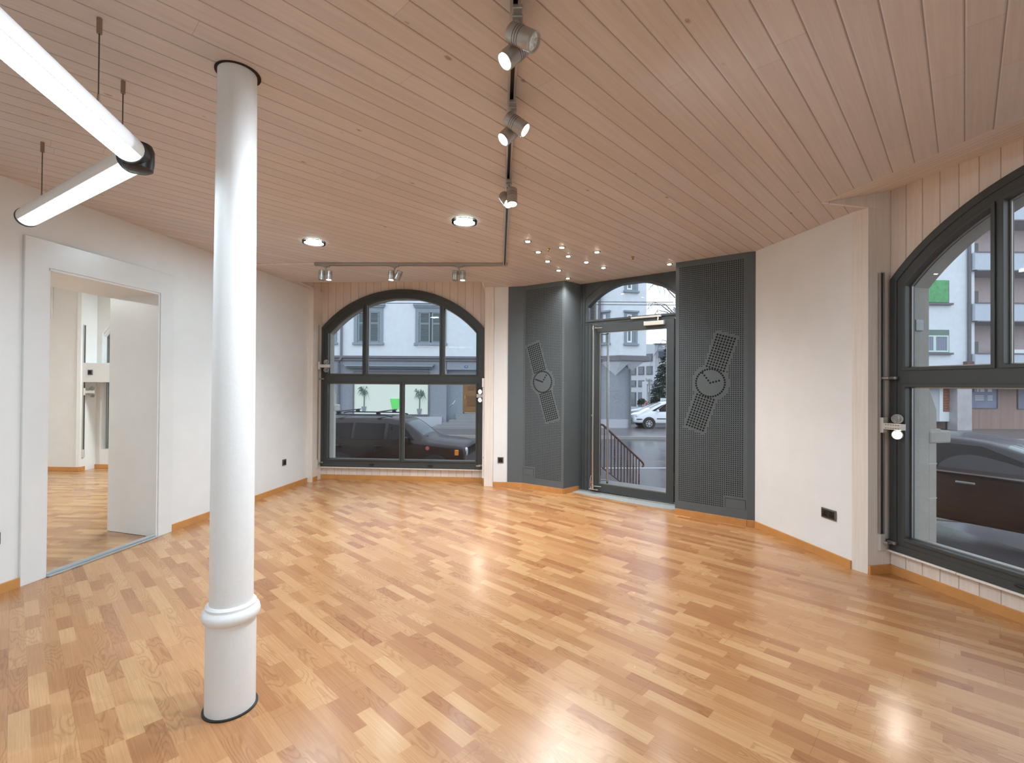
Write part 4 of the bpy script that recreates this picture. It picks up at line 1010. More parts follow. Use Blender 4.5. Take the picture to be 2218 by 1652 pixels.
def pot_plant(px, pyt, pyb, label):
    c = Vector((FX(px), FY - .0, FZ((pyt + pyb) / 2))); root = thing('potted_plant', label, 'plant', c, 'plants in the lit shop window')
    hgt = (pyb - pyt) * .0291; b = bmesh.new(); random.seed(int(px))
    for k in range(26):
        a = random.uniform(0, 2 * PI); l = random.uniform(.25, .55); z0_ = random.uniform(.1, .35) * hgt
        tip = Vector((math.cos(a) * l, -.03 - abs(math.sin(a)) * .12, z0_ + random.uniform(-.3, .35))); mid = Vector((math.cos(a) * l * .6, -.05, z0_ + .25)); base = Vector((0, -.03, z0_ - .1)); w = .05
        vs_ = [b.verts.new(p) for p in (base, mid + Vector((0, 0, w)), tip, mid - Vector((0, 0, w)))]; b.faces.new(vs_)
    s_ = obj('foliage', b, M_leafd, root, Matrix()); s_.modifiers.new('t', 'SOLIDIFY').thickness = .01
    obj('stem', tube(bmesh.new(), [(0, -.03, -hgt * .5), (0.02, -.03, .2)], .035, 6), M_leafd, root, Matrix())
    obj('pot', lathe(bmesh.new(), [(.10, -hgt * .5), (.16, -hgt * .5 + .35)], 16, Tm(0, -.03, 0) @ Matrix.Diagonal((1, .25, 1, 1))), M_grey, root, Matrix())
pot_plant(789, 838, 893, 'hazy potted plant in the lit shop window, left of the green tub'); pot_plant(909, 842, 897, 'hazy potted plant at the right end of the lit shop window')
b = lathe(bmesh.new(), [(.20, 0), (.30, .40), (.34, .66), (.0, .66)], 20, Matrix.Diagonal((1, .25, 1, 1)))
setp(obj('green_tub', b, mat('glowing_green', (.12, .62, .14), .4, emit=(.12, .62, .14, .25)), None, Tm(FX(857), FY - .02, FZ(886)), smooth=True), 'bright green tapered tub in the lit shop window across the street', 'tub')  # weak glow added to the opaque green; the tub is no lamp
dr = wp('entrance_door', box(FX(1001), FX(1052), FY + .45, FY + .5, FZ(894.5, 1020), FZ(812, 1020)), mat('brown_oak_door', (.24, .11, .035), .45, var=.15, vscale=3), bevel=.02)
b = bmesh.new()
for i in range(2):
    for j in range(3):
        u = FX(1011) + i * .50 + .02; z = FZ(845, 1020) + j * .34; bx(b, u, u + .40, FY + .42, FY + .45, z, z + .28)
bx(b, FX(1011), FX(1040), FY + .42, FY + .45, FZ(880, 1020), FZ(858, 1020))
obj('door_panels', b, mat('dark_oak_panel', (.17, .075, .025), .4), dr, Matrix(), bevel=.015)
obj('door_grip', tube(bmesh.new(), [(FX(1006), FY + .38, FZ(862)), (FX(1006), FY + .38, FZ(856))], .02, 8), M_brass, dr, Matrix())
b = bmesh.new(); bx(b, FX(967), FX(1002), FY + .46, FY + 1.1, GZ, FZ(800)); bx(b, FX(1050), FX(1056), FY + .03, FY + 1.1, GZ, FZ(800)); bx(b, FX(967), FX(1056), FY + .42, FY + 1.1, FZ(811, 1020), FZ(797))
wp('door_recess', b, M_sand2)
b = bmesh.new()
for k in range(5): bx(b, FX(948) + k * .42 if k < 4 else FX(988), FX(1060), FY - 1.5 + k * .32, FY + 1.0, GZ - .1, GZ + .168 * (k + 1))
struct('entrance_steps', b, M_conc, bevel=.015)
b = tube(bmesh.new(), [(FX(974), FY - .15, FZ(880)), (FX(982), FY - .30, FZ(874)), (FX(987), FY - .15, FZ(866))], .03, 8)
setp(obj('handrail', b, M_alu, smooth=True), 'short curved steel handrail beside the brown entrance door', 'handrail')
M_blue = mat('enamel_blue', (.02, .025, .16), .3)
sg = thing('house_number_sign', 'small oval blue house number plate beside the brown door across the street', 'sign', Tm(FX(1009.5), FY + .02, FZ(794, 1009)))
obj('plate', lathe(bmesh.new(), [(.11, 0), (.11, .02)], 28, Rm('X', 90) @ Matrix.Diagonal((1, .70, 1, 1))), M_blue, sg, Matrix())
text('digits', '36', .13, M_white, sg, Tm(0, -.024, 0) @ Rm('X', 90))

# oriel on the corner
ox = [FX(1298), FX(1337), FX(1396)]
orp = [(ox[0], FY + .1), (ox[1], FY - .85), (ox[2], FY - .35), (ox[2] - .05, FY + 4), (ox[0], FY + 4)]
zo = FZ(783, 1340)
wp('oriel_wall', prism(orp, zo + .35, 16), M_render)
b = prism([(orp[0][0] - .1, orp[0][1]), (orp[1][0], orp[1][1] - .16), (orp[2][0] + .18, orp[2][1] - .14), (orp[3][0] + .12, orp[3][1]), orp[4]], zo, zo + .35)
wp('oriel_cornice', b, M_cornice, bevel=.04)
bm = bmesh.new()       # corbel: two inverted wedges under the oriel
def fan3(top, low):
    T = [bm.verts.new(p) for p in top]; v = bm.verts.new(low)
    for i in range(len(T) - 1): bm.faces.new((T[i], T[i + 1], v))
    bm.faces.new((T[-1], T[0], v)); bm.faces.new(T[::-1])
fan3([(ox[0], FY + .05, zo), (ox[1], FY - .8, zo), (FX(1361), FY - .6, zo), (FX(1361), FY + .3, zo)], (FX(1333), FY + .02, FZ(813, 1333)))
fan3([(FX(1352), FY - .62, zo), (ox[2] - .1, FY - .32, zo), (ox[2] - .1, FY + 1.2, zo), (FX(1352), FY + .5, zo)], (FX(1367), FY + .4, FZ(806, 1367)))
wp('oriel_corbel', bm, M_render)
def oriel_window(px0, px1, py0, py1):
    # windows lie on the right-hand face of the oriel
    def P(px, py):
        q = at(px, py, 1.0); d = q - Vector((0, 0, EYE)); p = Vector((orp[1][0], orp[1][1])); r_ = Vector((orp[2][0] - orp[1][0], orp[2][1] - orp[1][1])) if px > 1337 else Vector((orp[0][0] - orp[1][0], orp[0][1] - orp[1][1]))
        n = Vector((r_.y, -r_.x)); t_ = n.dot(p) / n.dot(Vector((d.x, d.y))); return Vector((0, 0, EYE)) + d * t_
    a, c = P(px0, (py0 + py1) / 2), P(px1, (py0 + py1) / 2); z1, z0 = P((px0 + px1) / 2, py0).z, P((px0 + px1) / 2, py1).z
    L = math.hypot(c.x - a.x, c.y - a.y); M = frame((a.x, a.y), (c.x, c.y))
    r = obj('window', plate([(0, z0), (L, z0), (L, z1), (0, z1)], [[(.16, z0 + .12), (L - .16, z0 + .12), (L - .16, z1 - .16), (.16, z1 - .16)]], -.07, .03), M_sand2, bld, I @ M)
    sx0 = .16; sx1 = .16 + (L - .32) * .62
    obj('casement', plate([(sx0, z0 + .12), (sx1, z0 + .12), (sx1, z1 - .16), (sx0, z1 - .16)], [[(sx0 + .09, z0 + .22), (sx1 - .09, z0 + .22), (sx1 - .09, z1 - .26), (sx0 + .09, z1 - .26)]], -.03, .02), M_white, r, Matrix())
    obj('pane', box(sx0, sx1, -.012, .0, z0 + .12, z1 - .16), M_pane, r, Matrix())
    obj('shutter', box(sx1 + .01, L - .16, -.05, .0, z0 + .12, z1 - .16), M_shut, r, Matrix())
    b = bmesh.new(); bx(b, -.06, L + .06, -.16, 0, z0 - .06, z0 + .05); bx(b, -.06, L + .06, -.18, 0, z1 - .05, z1 + .06); obj('window_sill', b, M_sand2, r, Matrix())
oriel_window(1352, 1380, 675, 746); oriel_window(1352, 1381, 560, 632); oriel_window(1302, 1321, 675, 745); oriel_window(1302, 1321, 562, 627)
b = tube(bmesh.new(), [(FX(1297), FY - .12, 15), (FX(1297), FY - .12, GZ)], .09, 8); wp('downpipe', b, M_cornice, smooth=True)
M_chalk = mat('pale_graffiti_spray', (.38, .41, .45), .9)
b = bmesh.new()
def scrib(pts): tube(b, [(FX(x), FY - .005, FZ(y, 1335)) for x, y in pts], .009, 5)
scrib([(1326, 853), (1326, 862)]); scrib([(1334, 852), (1330, 857), (1333, 862), (1339, 861), (1341, 856), (1338, 853), (1334, 852)]); scrib([(1318, 846), (1342, 846)]); scrib([(1312, 867), (1325, 872), (1340, 868)])
setp(obj('graffiti', b, M_chalk), 'faint pale graffiti scribble on the grey ground floor wall across the street', 'graffiti')
b = tube(bmesh.new(), [(FX(1363.5), FY - .16, FZ(800, 1363)), (FX(1363.5), FY - .16, GZ)], .07, 8); wp('downpipe', b, M_cornice, smooth=True)
# tram wires across the street
for k, (ya, yb) in enumerate(((652, 653), (658, 659))):
    b = tube(bmesh.new(), [at(600, ya - 3, 17), at(1109, ya, 17), at(1500, yb + 2, 17)], .012, 5)
    setp(obj('overhead_wire', b, M_cable), ['upper', 'lower'][k] + ' dark overhead wire crossing above the street', 'overhead wire')

# grille gate beside the corner
# ------------------------------------------------------------------ modern block behind
mb = thing('office_block', 'pale concrete block with rows of dark windows behind the white van', 'building', Tm(14, 52, GZ))
MB0 = Tm(-14, -52, -GZ); MY = 52.0
def QX(px): return at(px, 800, MY).x
def QZ(py, px=1400): return at(px, py, MY).z
wing = frame((QX(1355), MY + 6), (QX(1418), MY)); wl_ = math.hypot(QX(1418) - QX(1355), 6)
obj('side_wing', plate([(0, GZ), (wl_, GZ), (wl_, QZ(745)), (0, QZ(745) + .5)], [], 0, 10), M_cream, mb, MB0 @ wing)
obj('main_wall', box(QX(1418), QX(1530), MY, MY + 14, GZ, QZ(745)), M_cream, mb, MB0)
b = bmesh.new(); bx(b, QX(1417), QX(1530), MY - .2, MY + 14, QZ(745), QZ(743.5)); obj('roof_edge', b, M_cornice, mb, MB0)
for (z0p, z1p) in ((765, 782), (792, 811), (823, 838), (850, 882)):
    for k in range(5):
        s = wl_ * (.06 + k * .19); z1_, z0_ = QZ(z0p, 1390), QZ(z1p, 1390)
        w_ = obj('window', box(s, s + wl_ * .135, -.06, .02, z0_, z1_), M_cornice, mb, MB0 @ wing)
        obj('pane', box(s + .1, s + wl_ * .135 - .1, -.08, -.05, z0_ + .12, z1_ - .1), M_pane, w_, Matrix())
w_ = obj('window', box(QX(1426), QX(1444), MY - .06, MY + .02, QZ(775, 1435), QZ(760, 1435)), M_cornice, mb, MB0); obj('pane', box(QX(1427), QX(1443), MY - .08, MY - .05, QZ(774, 1435), QZ(761, 1435)), M_pane, w_, Matrix())
b = bmesh.new()
for k in range(9): bx(b, QX(1393) + k * .95, QX(1393) + k * .95 + .3, MY - 2.1, MY - 1.9, QZ(849), QZ(832))
obj('lattice', b, M_white, mb, MB0)
obj('canopy', box(QX(1391), QX(1432), MY - 2.2, MY, QZ(832), QZ(826)), M_cream, mb, MB0)
obj('annex_wall', box(QX(1391), QX(1432), MY - 1.8, MY, GZ, QZ(832)), M_cream, mb, MB0)
# ------------------------------------------------------------------ apartment block across the right-hand road
ab = thing('apartment_block', 'white rendered apartment block with balconies beyond the right-hand window', 'building', Tm(28, FY, GZ))
IA = Tm(-28, -FY, -GZ)
def AX(px): return at(px, 760, FY).x
def AZ(py, px=2100): return at(px, py, FY).z
def ap(name, bm, m, parent=ab, **k): return obj(name, bm, m, parent, IA if parent is ab else Matrix(), **k)
zg = AZ(838, 2060)            # top of the recessed ground floor
ax0, ax1, ax2 = AX(1880), AX(2106), AX(2500)
ap('facade_wall', box(ax0, ax1, FY, FY + 9, zg, 22), M_render)
ap('rear_wall', box(ax1 - .1, ax2, FY + 1.6, FY + 9, zg, 22), mat('balcony_back_wall', (.50, .42, .42), .85, var=.05))
ap('pier', box(ax1 - .25, ax1 + .12, FY - .02, FY + 1.7, zg, 22), M_render)
M_bal = mat('corrugated_balcony_front', (.55, .60, .66), .5)
M_soff = mat('balcony_slab', (.42, .40, .42), .8)
def corrug(x0, x1, y, z0, z1, p=.09):
    b = bmesh.new(); n = int((x1 - x0) / p * 2); vs = []
    for i in range(n + 1):
        x = x0 + (x1 - x0) * i / n; yy = y + (.02 if i % 2 else -.02)
        vs.append((b.verts.new((x, yy, z0)), b.verts.new((x, yy, z1))))
    for a, c in zip(vs, vs[1:]): b.faces.new((a[0], c[0], c[1], a[1]))
    return b
for (pt, pb) in ((442, 480), (549, 588), (658, 697), (766, 812), (335, 372)):
    z1, z0 = AZ(pt, 2150), AZ(pb, 2150)
    s = ap('balcony', box(ax1, ax2, FY - .35, FY + 1.6, z0 - .02, z0 + .16), M_soff)
    f = obj('balcony_front', corrug(AX(2100), ax2, FY - .38, z0 + .02, z1 - .04), M_bal, s, Matrix()); f.modifiers.new('t', 'SOLIDIFY').thickness = .015
    obj('handrail', box(AX(2100), ax2, FY - .43, FY - .33, z1 - .05, z1 + .02), M_cornice, s, Matrix())
    obj('side_panel', box(AX(2100), AX(2100) + .03, FY - .38, FY, z0 + .02, z1 - .04), M_bal, s, Matrix())
    d = ap('balcony_door', box(AX(2106), AX(2170), FY + 1.5, FY + 1.62, z0 + .16, z0 + 2.25), mat('balcony_blind', (.20, .21, .20), .7, var=.05))
    obj('pane', box(AX(2112), AX(2130), FY + 1.46, FY + 1.5, z0 + .3, z0 + 1.1), M_pane, d, Matrix())
M_green = mat('green_roller_slats', (.13, .40, .17), .6, var=.25, vscale=5)
def apt_window(px0, px1, py0, py1, blind):
    x0, x1, z1, z0 = AX(px0), AX(px1), AZ(py0, 2010), AZ(py1, 2010)
    r = ap('window', box(x0, x1, FY - .03, FY + .02, z0, z1), M_cornice)
    obj('window_sill', box(x0 - .12, x1 + .14, FY - .20, FY, z0 - .14, z0 - .02), M_cornice, r, Matrix())
    h = z1 - z0; bz = z1 - h * blind
    b = bmesh.new(); z = bz
    while z < z1 - .02: bx(b, x0 + .08, x1 - .08, FY - .06, FY - .035, z, z + .045); z += .052
    obj('roller_shutter', b, M_green if blind > .5 else mat('grey_green_slats', (.18, .25, .21), .6), r, Matrix())
    if blind < .9:
        m_ = x0 + (x1 - x0) * .60
        obj('casement', plate([(x0 + .06, z0 + .02), (x1 - .06, z0 + .02), (x1 - .06, bz), (x0 + .06, bz)], [[(x0 + .14, z0 + .12), (m_ - .08, z0 + .12), (m_ - .08, bz - .08), (x0 + .14, bz - .08)], [(m_ + .08, z0 + .12), (x1 - .14, z0 + .12), (x1 - .14, bz - .08), (m_ + .08, bz - .08)]], FY - .06, FY - .03), mat('pale_green_casement', (.52, .68, .60), .4), r, Matrix())
        obj('curtain', corrug(x0 + .1, x1 - .1, FY - .040, z0 + .05, bz, .12), mat('grey_lilac_curtain', (.30, .32, .42), .8), r, Matrix())
    return r
apt_window(1975, 2055, 607, 656, .97); apt_window(1975, 2055, 714, 763, .25); apt_window(1975, 2055, 505, 552, .9)
b = tube(bmesh.new(), [(AX(2096), FY - .12, 20), (AX(2096), FY - .12, AZ(785, 2096))], .09, 8); dp = ap('downpipe', b, M_cornice, smooth=True)
obj('hopper', box(AX(2086), AX(2101), FY - .3, FY, AZ(800, 2096), AZ(783, 2096)), mat('rust_brown', (.17, .08, .07), .6), dp, Matrix())
bb = ap('balcony_lamp', lathe(bmesh.new(), [(.12, 0), (.16, .18), (.10, .3)], 14, Tm(AX(2197), FY + 1.5, AZ(534, 2197) - .3)), M_alu)
cab = thing('balcony_cabinet', 'white cabinet standing on the lowest balcony of the apartment block', 'cabinet', Tm(AX(2210), FY + .9, AZ(766, 2210) - .1))
obj('body', box(-.55, .9, -.3, .3, -.9, .42), M_white, cab, Matrix(), bevel=.02)
setp(obj('bottle', lathe(bmesh.new(), [(.06, 0), (.06, .22), (.02, .3), (.02, .38), (0, .38)], 12), mat('blue_bottle', (.05, .2, .4), .2), None, Tm(AX(2208), FY + .85, AZ(766, 2208) + .325)), 'small blue bottle on the white balcony cabinet', 'bottle')
# recessed ground floor with vertical boards, posters, pillar and machine
ggz = gz(26, FY + .5) + .12
M_gb = boards('brown_pink_boards', .16, 0, 2, (.33, .22, .19), .08, .2)
ap('shopfront_boards', box(ax0 - 4, ax2, FY + 1.2, FY + 1.5, ggz, zg + .1), M_gb)
ap('ground_slab', box(ax0 - 4, ax2, FY - .2, FY + 2.5, zg - .06, zg + .12), M_soff)
pil = setp(obj('concrete_pillar', box(-.47, .45, -.35, .35, 0, zg - ggz), mat('stained_concrete', (.42, .40, .41), .7, var=.15, vscale=2), None, Tm(AX(2085), FY + .2, ggz), bevel=.01), 'grey concrete pillar under the apartment block, between machine and poster', 'pillar')
def poster(px0, px1, py0, py1, c, label, writing=()):
    x0, x1, z1, z0 = AX(px0), AX(px1), AZ(py0, 2100), AZ(py1, 2100)
    k = (FY + 1.15) / FY; x0 *= k; x1 *= k; z1 = EYE + (z1 - EYE) * k; z0 = EYE + (z0 - EYE) * k
    r = thing('poster', label, 'poster', Tm(x0, FY + 1.17, z0))
    w, h = x1 - x0, z1 - z0
    obj('sheet', box(0, w, 0, .02, 0, h), mat('poster_print', c, .4, var=.15, vscale=1.5), r, Matrix())
    b = bmesh.new(); bx(b, -.04, w + .04, -.03, .02, -.05, 0); bx(b, w, w + .05, -.03, .02, 0, h); bx(b, -.05, 0, -.03, .02, 0, h); obj('frame', b, M_cornice, r, Matrix())
    for (s_, fx, fz, size, cc) in writing: text('lettering', s_, size, cc, r, Tm(w * fx, -.006, h * fz) @ Rm('X', 90), .002)
    return r, w, h
M_ink = mat('blue_ink', (.08, .09, .22), .5); M_inkw = mat('white_ink', (.72, .72, .78), .5)
r, w, h = poster(2101, 2160, 800, 883, (.22, .23, .34), 'blue grey poster with a price roundel right of the concrete pillar', [('99.-', .72, .86, .36, M_inkw), ('en', .12, .48, .52, mat('dark_red_ink', (.14, .05, .09), .5))])
b = bmesh.new(); lathe(b, [(.26, 0), (.26, .004)], 24, Tm(w * .74, -.001, h * .86) @ Rm('X', 90)); obj('roundel', b, M_ink, r, Matrix())
for k, fx in enumerate((.26, .46, .74)): obj('icon_box', box(w * fx - .14, w * fx + .14, -.005, 0, h * .42, h * .58), M_inkw, r, Matrix())
b = bmesh.new()
for j in range(3): bx(b, w * .20, w * .52, -.004, 0, h * (.30 - .05 * j), h * (.32 - .05 * j)); bx(b, w * .66, w * .84, -.004, 0, h * (.30 - .05 * j), h * (.32 - .05 * j))
obj('small_print', b, M_inkw, r, Matrix())
poster(2048, 2068, 800, 866, (.24, .17, .20), 'reddish poster partly hidden behind the concrete pillar')
poster(2206, 2262, 800, 884, (.20, .20, .27), 'grey poster at the right edge of the boarded wall')
poster(1984, 2003, 800, 883, (.40, .36, .30), 'narrow beige poster at the left of the boarded wall')
vm = thing('vending_machine', 'pale grey vending machine with rows of product windows before the boards', 'vending machine', Tm(AX(2038) * 1.02, FY + .75, ggz + .15))
obj('cabinet', box(-.85, .82, -.3, .3, .35, 2.75), mat('machine_grey', (.45, .46, .50), .4), vm, Matrix(), bevel=.02)
obj('front_door', box(-.25, .80, -.34, -.3, .37, 2.72), M_white, vm, Matrix(), bevel=.01)
obj('product_window', box(-.03, .42, -.36, -.34, 1.0, 2.60), mat('product_rows_back', (.20, .08, .05), .4), vm, Matrix())
b = bmesh.new()
for j in range(9): bx(b, -.01, .40, -.37, -.36, 1.04 + .172 * j, 1.16 + .172 * j)
obj('product_row', b, mat('product_brown', (.30, .13, .08), .5, var=.4, vscale=9), vm, Matrix())
b = bmesh.new()
for j in range(9): bx(b, .48, .56, -.37, -.34, 1.07 + .172 * j, 1.13 + .172 * j)
obj('button', b, M_black, vm, Matrix()); obj('coin_panel', box(.62, .70, -.36, -.34, 1.0, 2.6), M_cornice, vm, Matrix())
b = bmesh.new()
for x in (-.7, .65): bx(b, x - .05, x + .05, -.2, .2, -.15, .35)
obj('leg', b, M_cornice, vm, Matrix())

# ------------------------------------------------------------------ vehicles
M_tyre = mat('tyre_rubber', (.02, .02, .02), .8); M_rim = mat('alloy_rim', (.45, .46, .48), .3, metal=.8); M_wind = mat('car_window_glass', (.016, .011, .010), .14, spec=.15)
M_windl = mat('windscreen_glass', (.07, .09, .10), .08, spec=.5)
M_trimb = mat('black_car_trim', (.02, .02, .022), .5); M_lens = mat('headlight_glass', (.55, .6, .65), .08, metal=.6, coat=1); M_orange = mat('orange_marker', (.85, .25, .02), .25, coat=.5)
def car(name, label, M, st, paint, side_glass, screens, wheels, wr=.33, half=None, cat='car'):
    """st: stations (x, half width, z bottom, z belt, roof half width, z top); x forward"""
    root = thing(name, label, cat, M)
    bm = bmesh.new(); rings = []
    for (x, w, zb, zl, wt, zt) in st:
        pr = [(0, zb), (w * .86, zb), (w * .985, zb + .10), (w, zb + (zl - zb) * .45), (w * .985, zb + (zl - zb) * .80), (w * .955, zl), (wt, zt - .07 if zt - zl > .2 else zl + (zt - zl) * .5), (wt * .90, zt - .015), (wt * .55, zt + .015), (0, zt + .02)]
        full = pr + [(-y, z) for y, z in pr[-2:0:-1]]
        rings.append([bm.verts.new((x, y, z)) for y, z in full])
    n = len(rings[0])
    for q, (A, B) in enumerate(zip(rings, rings[1:])):
        for k in range(n): bm.faces.new((A[k], A[(k + 1) % n], B[(k + 1) % n], B[k])).material_index = 1 if (q == screens and 7 <= k <= 10) else 0
    bm.faces.new(rings[0]); bm.faces.new(rings[-1][::-1])
    body = obj('body', bm, [paint, M_windl], root, Matrix(), smooth=True)
    sb = body.modifiers.new('sub', 'SUBSURF'); sb.levels = 2; sb.render_levels = 2
    def prof(x):
        for a, b2 in zip(st, st[1:]):
            if a[0] <= x <= b2[0] or a[0] >= x >= b2[0]:
                t_ = (x - a[0]) / (b2[0] - a[0]); return [a[i] + (b2[i] - a[i]) * t_ for i in range(6)]
        return list(st[0])
    def yside(x, z):
        _, w, zb, zl, wt, zt = prof(x); f = max(0, min(1, (z - zl) / max(zt - .07 - zl, .05)))
        return w * .955 + (wt - w * .955) * f
    for sgn in (1, -1):
        for poly in side_glass:
            bm = bmesh.new(); A = [bm.verts.new((x, sgn * (yside(x, z) - .008), z)) for x, z in poly]; B = [bm.verts.new((x, sgn * (yside(x, z) + .010), z)) for x, z in poly]
            bm.faces.new(A); bm.faces.new(B[::-1]); k = len(poly)
            for i in range(k): bm.faces.new((A[i], A[(i + 1) % k], B[(i + 1) % k], B[i]))
            obj('side_window', bm, M_wind, root, Matrix())
    wmax = max(s_[1] for s_ in st)
    for x in wheels:
        for sgn in (1, -1):
            obj('wheel_arch', lathe(bmesh.new(), [(wr + .07, -.03), (wr + .07, .004)], 28, Tm(x, sgn * (wmax + .002), wr + .02) @ Rm('X', 90 * -sgn)), M_trimb, root, Matrix())
            T = Tm(x, sgn * (wmax - .02), wr) @ Rm('X', -90 * sgn)
            w_ = obj('wheel', lathe(bmesh.new(), [(wr * .6, -.12), (wr * .95, -.12), (wr, -.08), (wr, .02), (wr * .94, .045), (wr * .66, .04), (wr * .64, .02)], 36), M_tyre, root, T, smooth=True)
            bm = lathe(bmesh.new(), [(wr * .64, .0), (wr * .64, .03), (wr * .58, .03), (wr * .56, .01)], 32); lathe(bm, [(wr * .16, .0), (wr * .16, .04), (0, .045)], 16)
            for k in range(7): bx(bm, wr * .12, wr * .60, -wr * .055, wr * .055, .015, .036, Rm('Z', k * 360 / 7))
            obj('rim', bm, M_rim, w_, Matrix())
    return root
# dark brown off-roader parked outside the back window, nose to the right
M_choc = mat('dark_brown_car_paint', (.020, .010, .009), .28, coat=.22, spec=.3)
jz = gz(-3, 13)
JM = Tm(-3.30, 13.9, jz + .04) @ Rm('Z', -7) @ Matrix.Scale(1.06, 4)
suv = car('off_road_car', 'dark brown boxy off-road car with roof bars parked outside the back window', JM,
    [(-2.08, .86, .50, 1.02, .70, 1.10), (-2.05, .90, .42, 1.10, .66, 1.60), (-1.85, .91, .38, 1.12, .68, 1.66), (-1.0, .92, .36, 1.10, .69, 1.68), (0.0, .92, .36, 1.08, .69, 1.68), (.45, .92, .36, 1.07, .67, 1.62), (.95, .91, .36, 1.08, .70, 1.16), (1.15, .91, .36, 1.04, .74, 1.12), (1.85, .90, .38, 1.00, .70, 1.07), (2.02, .88, .42, .96, .66, 1.0), (2.08, .84, .45, .88, .6, .92)], M_choc,
    [[(-1.75, 1.50), (-.98, 1.53), (-.98, 1.12), (-1.35, 1.16), (-1.70, 1.26)], [(-.90, 1.53), (-.10, 1.52), (-.10, 1.12), (-.90, 1.12)], [(0.0, 1.52), (.40, 1.46), (.72, 1.12), (0.0, 1.12)]],
    5, (1.28, -1.25), .34)
b = bmesh.new()
for sg_ in (1, -1):
    tube(b, [(-1.9, .60 * sg_, 1.70), (-1.75, .61 * sg_, 1.735), (-.15, .61 * sg_, 1.735), (.05, .60 * sg_, 1.69)], .018, 8)
obj('roof_rail', b, M_trimb, suv, Matrix())
for x in (-1.45, -.35):
    b = bmesh.new(); bx(b, x - .035, x + .035, -.72, .72, 1.80, 1.825)
    for sg_ in (1, -1): bx(b, x - .05, x + .05, .57 * sg_ - .04, .57 * sg_ + .04, 1.73, 1.80)
    obj('roof_bar', b, M_trimb, suv, Matrix(), bevel=.008)
for sg_ in (1, -1):
    obj('wing_mirror', box(.48, .62, .93 * sg_ - .02 if sg_ > 0 else -1.12, 1.12 if sg_ > 0 else -.91, 1.05, 1.22), M_choc, suv, Matrix(), bevel=.03)
    obj('marker_lamp', box(1.80, 1.90, .885 * sg_ - .02, .885 * sg_ + .02, .76, .90), M_orange, suv, Matrix(), bevel=.012)
    obj('headlight', lathe(bmesh.new(), [(.105, -.02), (.105, .02), (.07, .035), (0, .04)], 24, Tm(2.05, .66 * sg_, .84) @ Rm('Y', 90)), M_lens, suv, Matrix(), smooth=True)
    for x in (-1.25, -.22): obj('door_handle', box(x - .10, x + .10, .925 * sg_ - .015, .925 * sg_ + .015, .935, .965), M_choc, suv, Matrix(), bevel=.01)
b = bmesh.new()
for k in range(7): bx(b, 2.07, 2.085, -.42 + k * .14 - .030, -.42 + k * .14 + .030, .72, .93)
obj('grille', b, M_dark, suv, Matrix(), bevel=.01)
obj('badge', lathe(bmesh.new(), [(.05, 0), (.05, .006)], 20, Tm(1.10, -.915, .93) @ Rm('X', 90)), mat('red_white_badge', (.50, .12, .10), .4), suv, Matrix())
obj('wiper', tube(bmesh.new(), [(.97, -.5, 1.19), (.92, .1, 1.205)], .012, 6), M_trimb, suv, Matrix())
# white people carrier beyond the door
M_whitec = mat('white_car_paint', (.72, .75, .80), .25, coat=1.0)
vz = gz(11, 30.5) + .12
VX = at(1397, 905, 30.4).x
van = car('people_carrier', 'white people carrier seen through the glass door, nose to the left', Tm(VX + 1.43, 30.4, vz) @ Rm('Z', 180 - 0),
    [(-2.30, .88, .40, 1.05, .66, 1.45), (-2.2, .92, .32, 1.08, .68, 1.68), (-1.2, .93, .28, 1.06, .70, 1.75), (0.0, .93, .28, 1.04, .70, 1.74), (.5, .93, .28, 1.02, .66, 1.66), (1.35, .93, .28, 1.0, .68, 1.22), (1.75, .92, .30, .96, .66, 1.02), (2.2, .86, .32, .80, .60, .88), (2.38, .70, .36, .66, .5, .70)], M_whitec,
    [[(-1.9, 1.58), (-.72, 1.62), (-.72, 1.08), (-1.9, 1.10)], [(-.64, 1.62), (.30, 1.58), (.98, 1.10), (.85, 1.06), (-.64, 1.08)], [(.40, 1.53), (.62, 1.44), (1.22, 1.12), (1.05, 1.09)]],
    4, (1.43, -1.40), .325)
for sg_ in (1, -1):
    obj('headlight', box(1.85, 2.22, .80 * sg_ - .04, .80 * sg_ + .04, .72, .84), M_lens, van, Matrix(), bevel=.03)
    obj('wing_mirror', box(.86, 1.0, .95 * sg_ - .02 if sg_ > 0 else -1.14, 1.14 if sg_ > 0 else -.93, 1.04, 1.20), M_whitec, van, Matrix(), bevel=.04)
    obj('side_moulding', box(-.9, .95, .935 * sg_ - .01, .935 * sg_ + .01, .60, .66), M_trimb, van, Matrix(), bevel=.006)
    obj('side_moulding', box(1.85, 2.2, .90 * sg_ - .02, .90 * sg_ + .02, .56, .62), M_trimb, van, Matrix(), bevel=.006)
    obj('door_handle', box(-.55, -.38, .94 * sg_ - .015, .94 * sg_ + .015, .93, .97), M_whitec, van, Matrix(), bevel=.01)
# silver car behind it
sx_ = at(1374, 900, 35).x
sil = car('parked_car', 'silver car parked behind the white people carrier', Tm(sx_ + 1.5, 35.2, gz(14, 35) + .12) @ Rm('Z', 172),
    [(-2.1, .80, .35, .90, .60, .96), (-1.9, .86, .28, .95, .58, 1.30), (-1.0, .87, .26, .94, .60, 1.45), (.1, .87, .26, .92, .60, 1.44), (.95, .87, .26, .92, .64, 1.02), (1.8, .84, .3, .84, .6, .90), (2.1, .75, .36, .70, .5, .74)], mat('silver_blue_paint', (.42, .47, .52), .25, metal=.4, coat=1),
    [[(-1.6, 1.30), (-.5, 1.38), (-.5, .98), (-1.6, 1.0)], [(-.42, 1.38), (.25, 1.34), (.85, .98), (-.42, .98)]],
    3, (1.30, -1.25), .31)
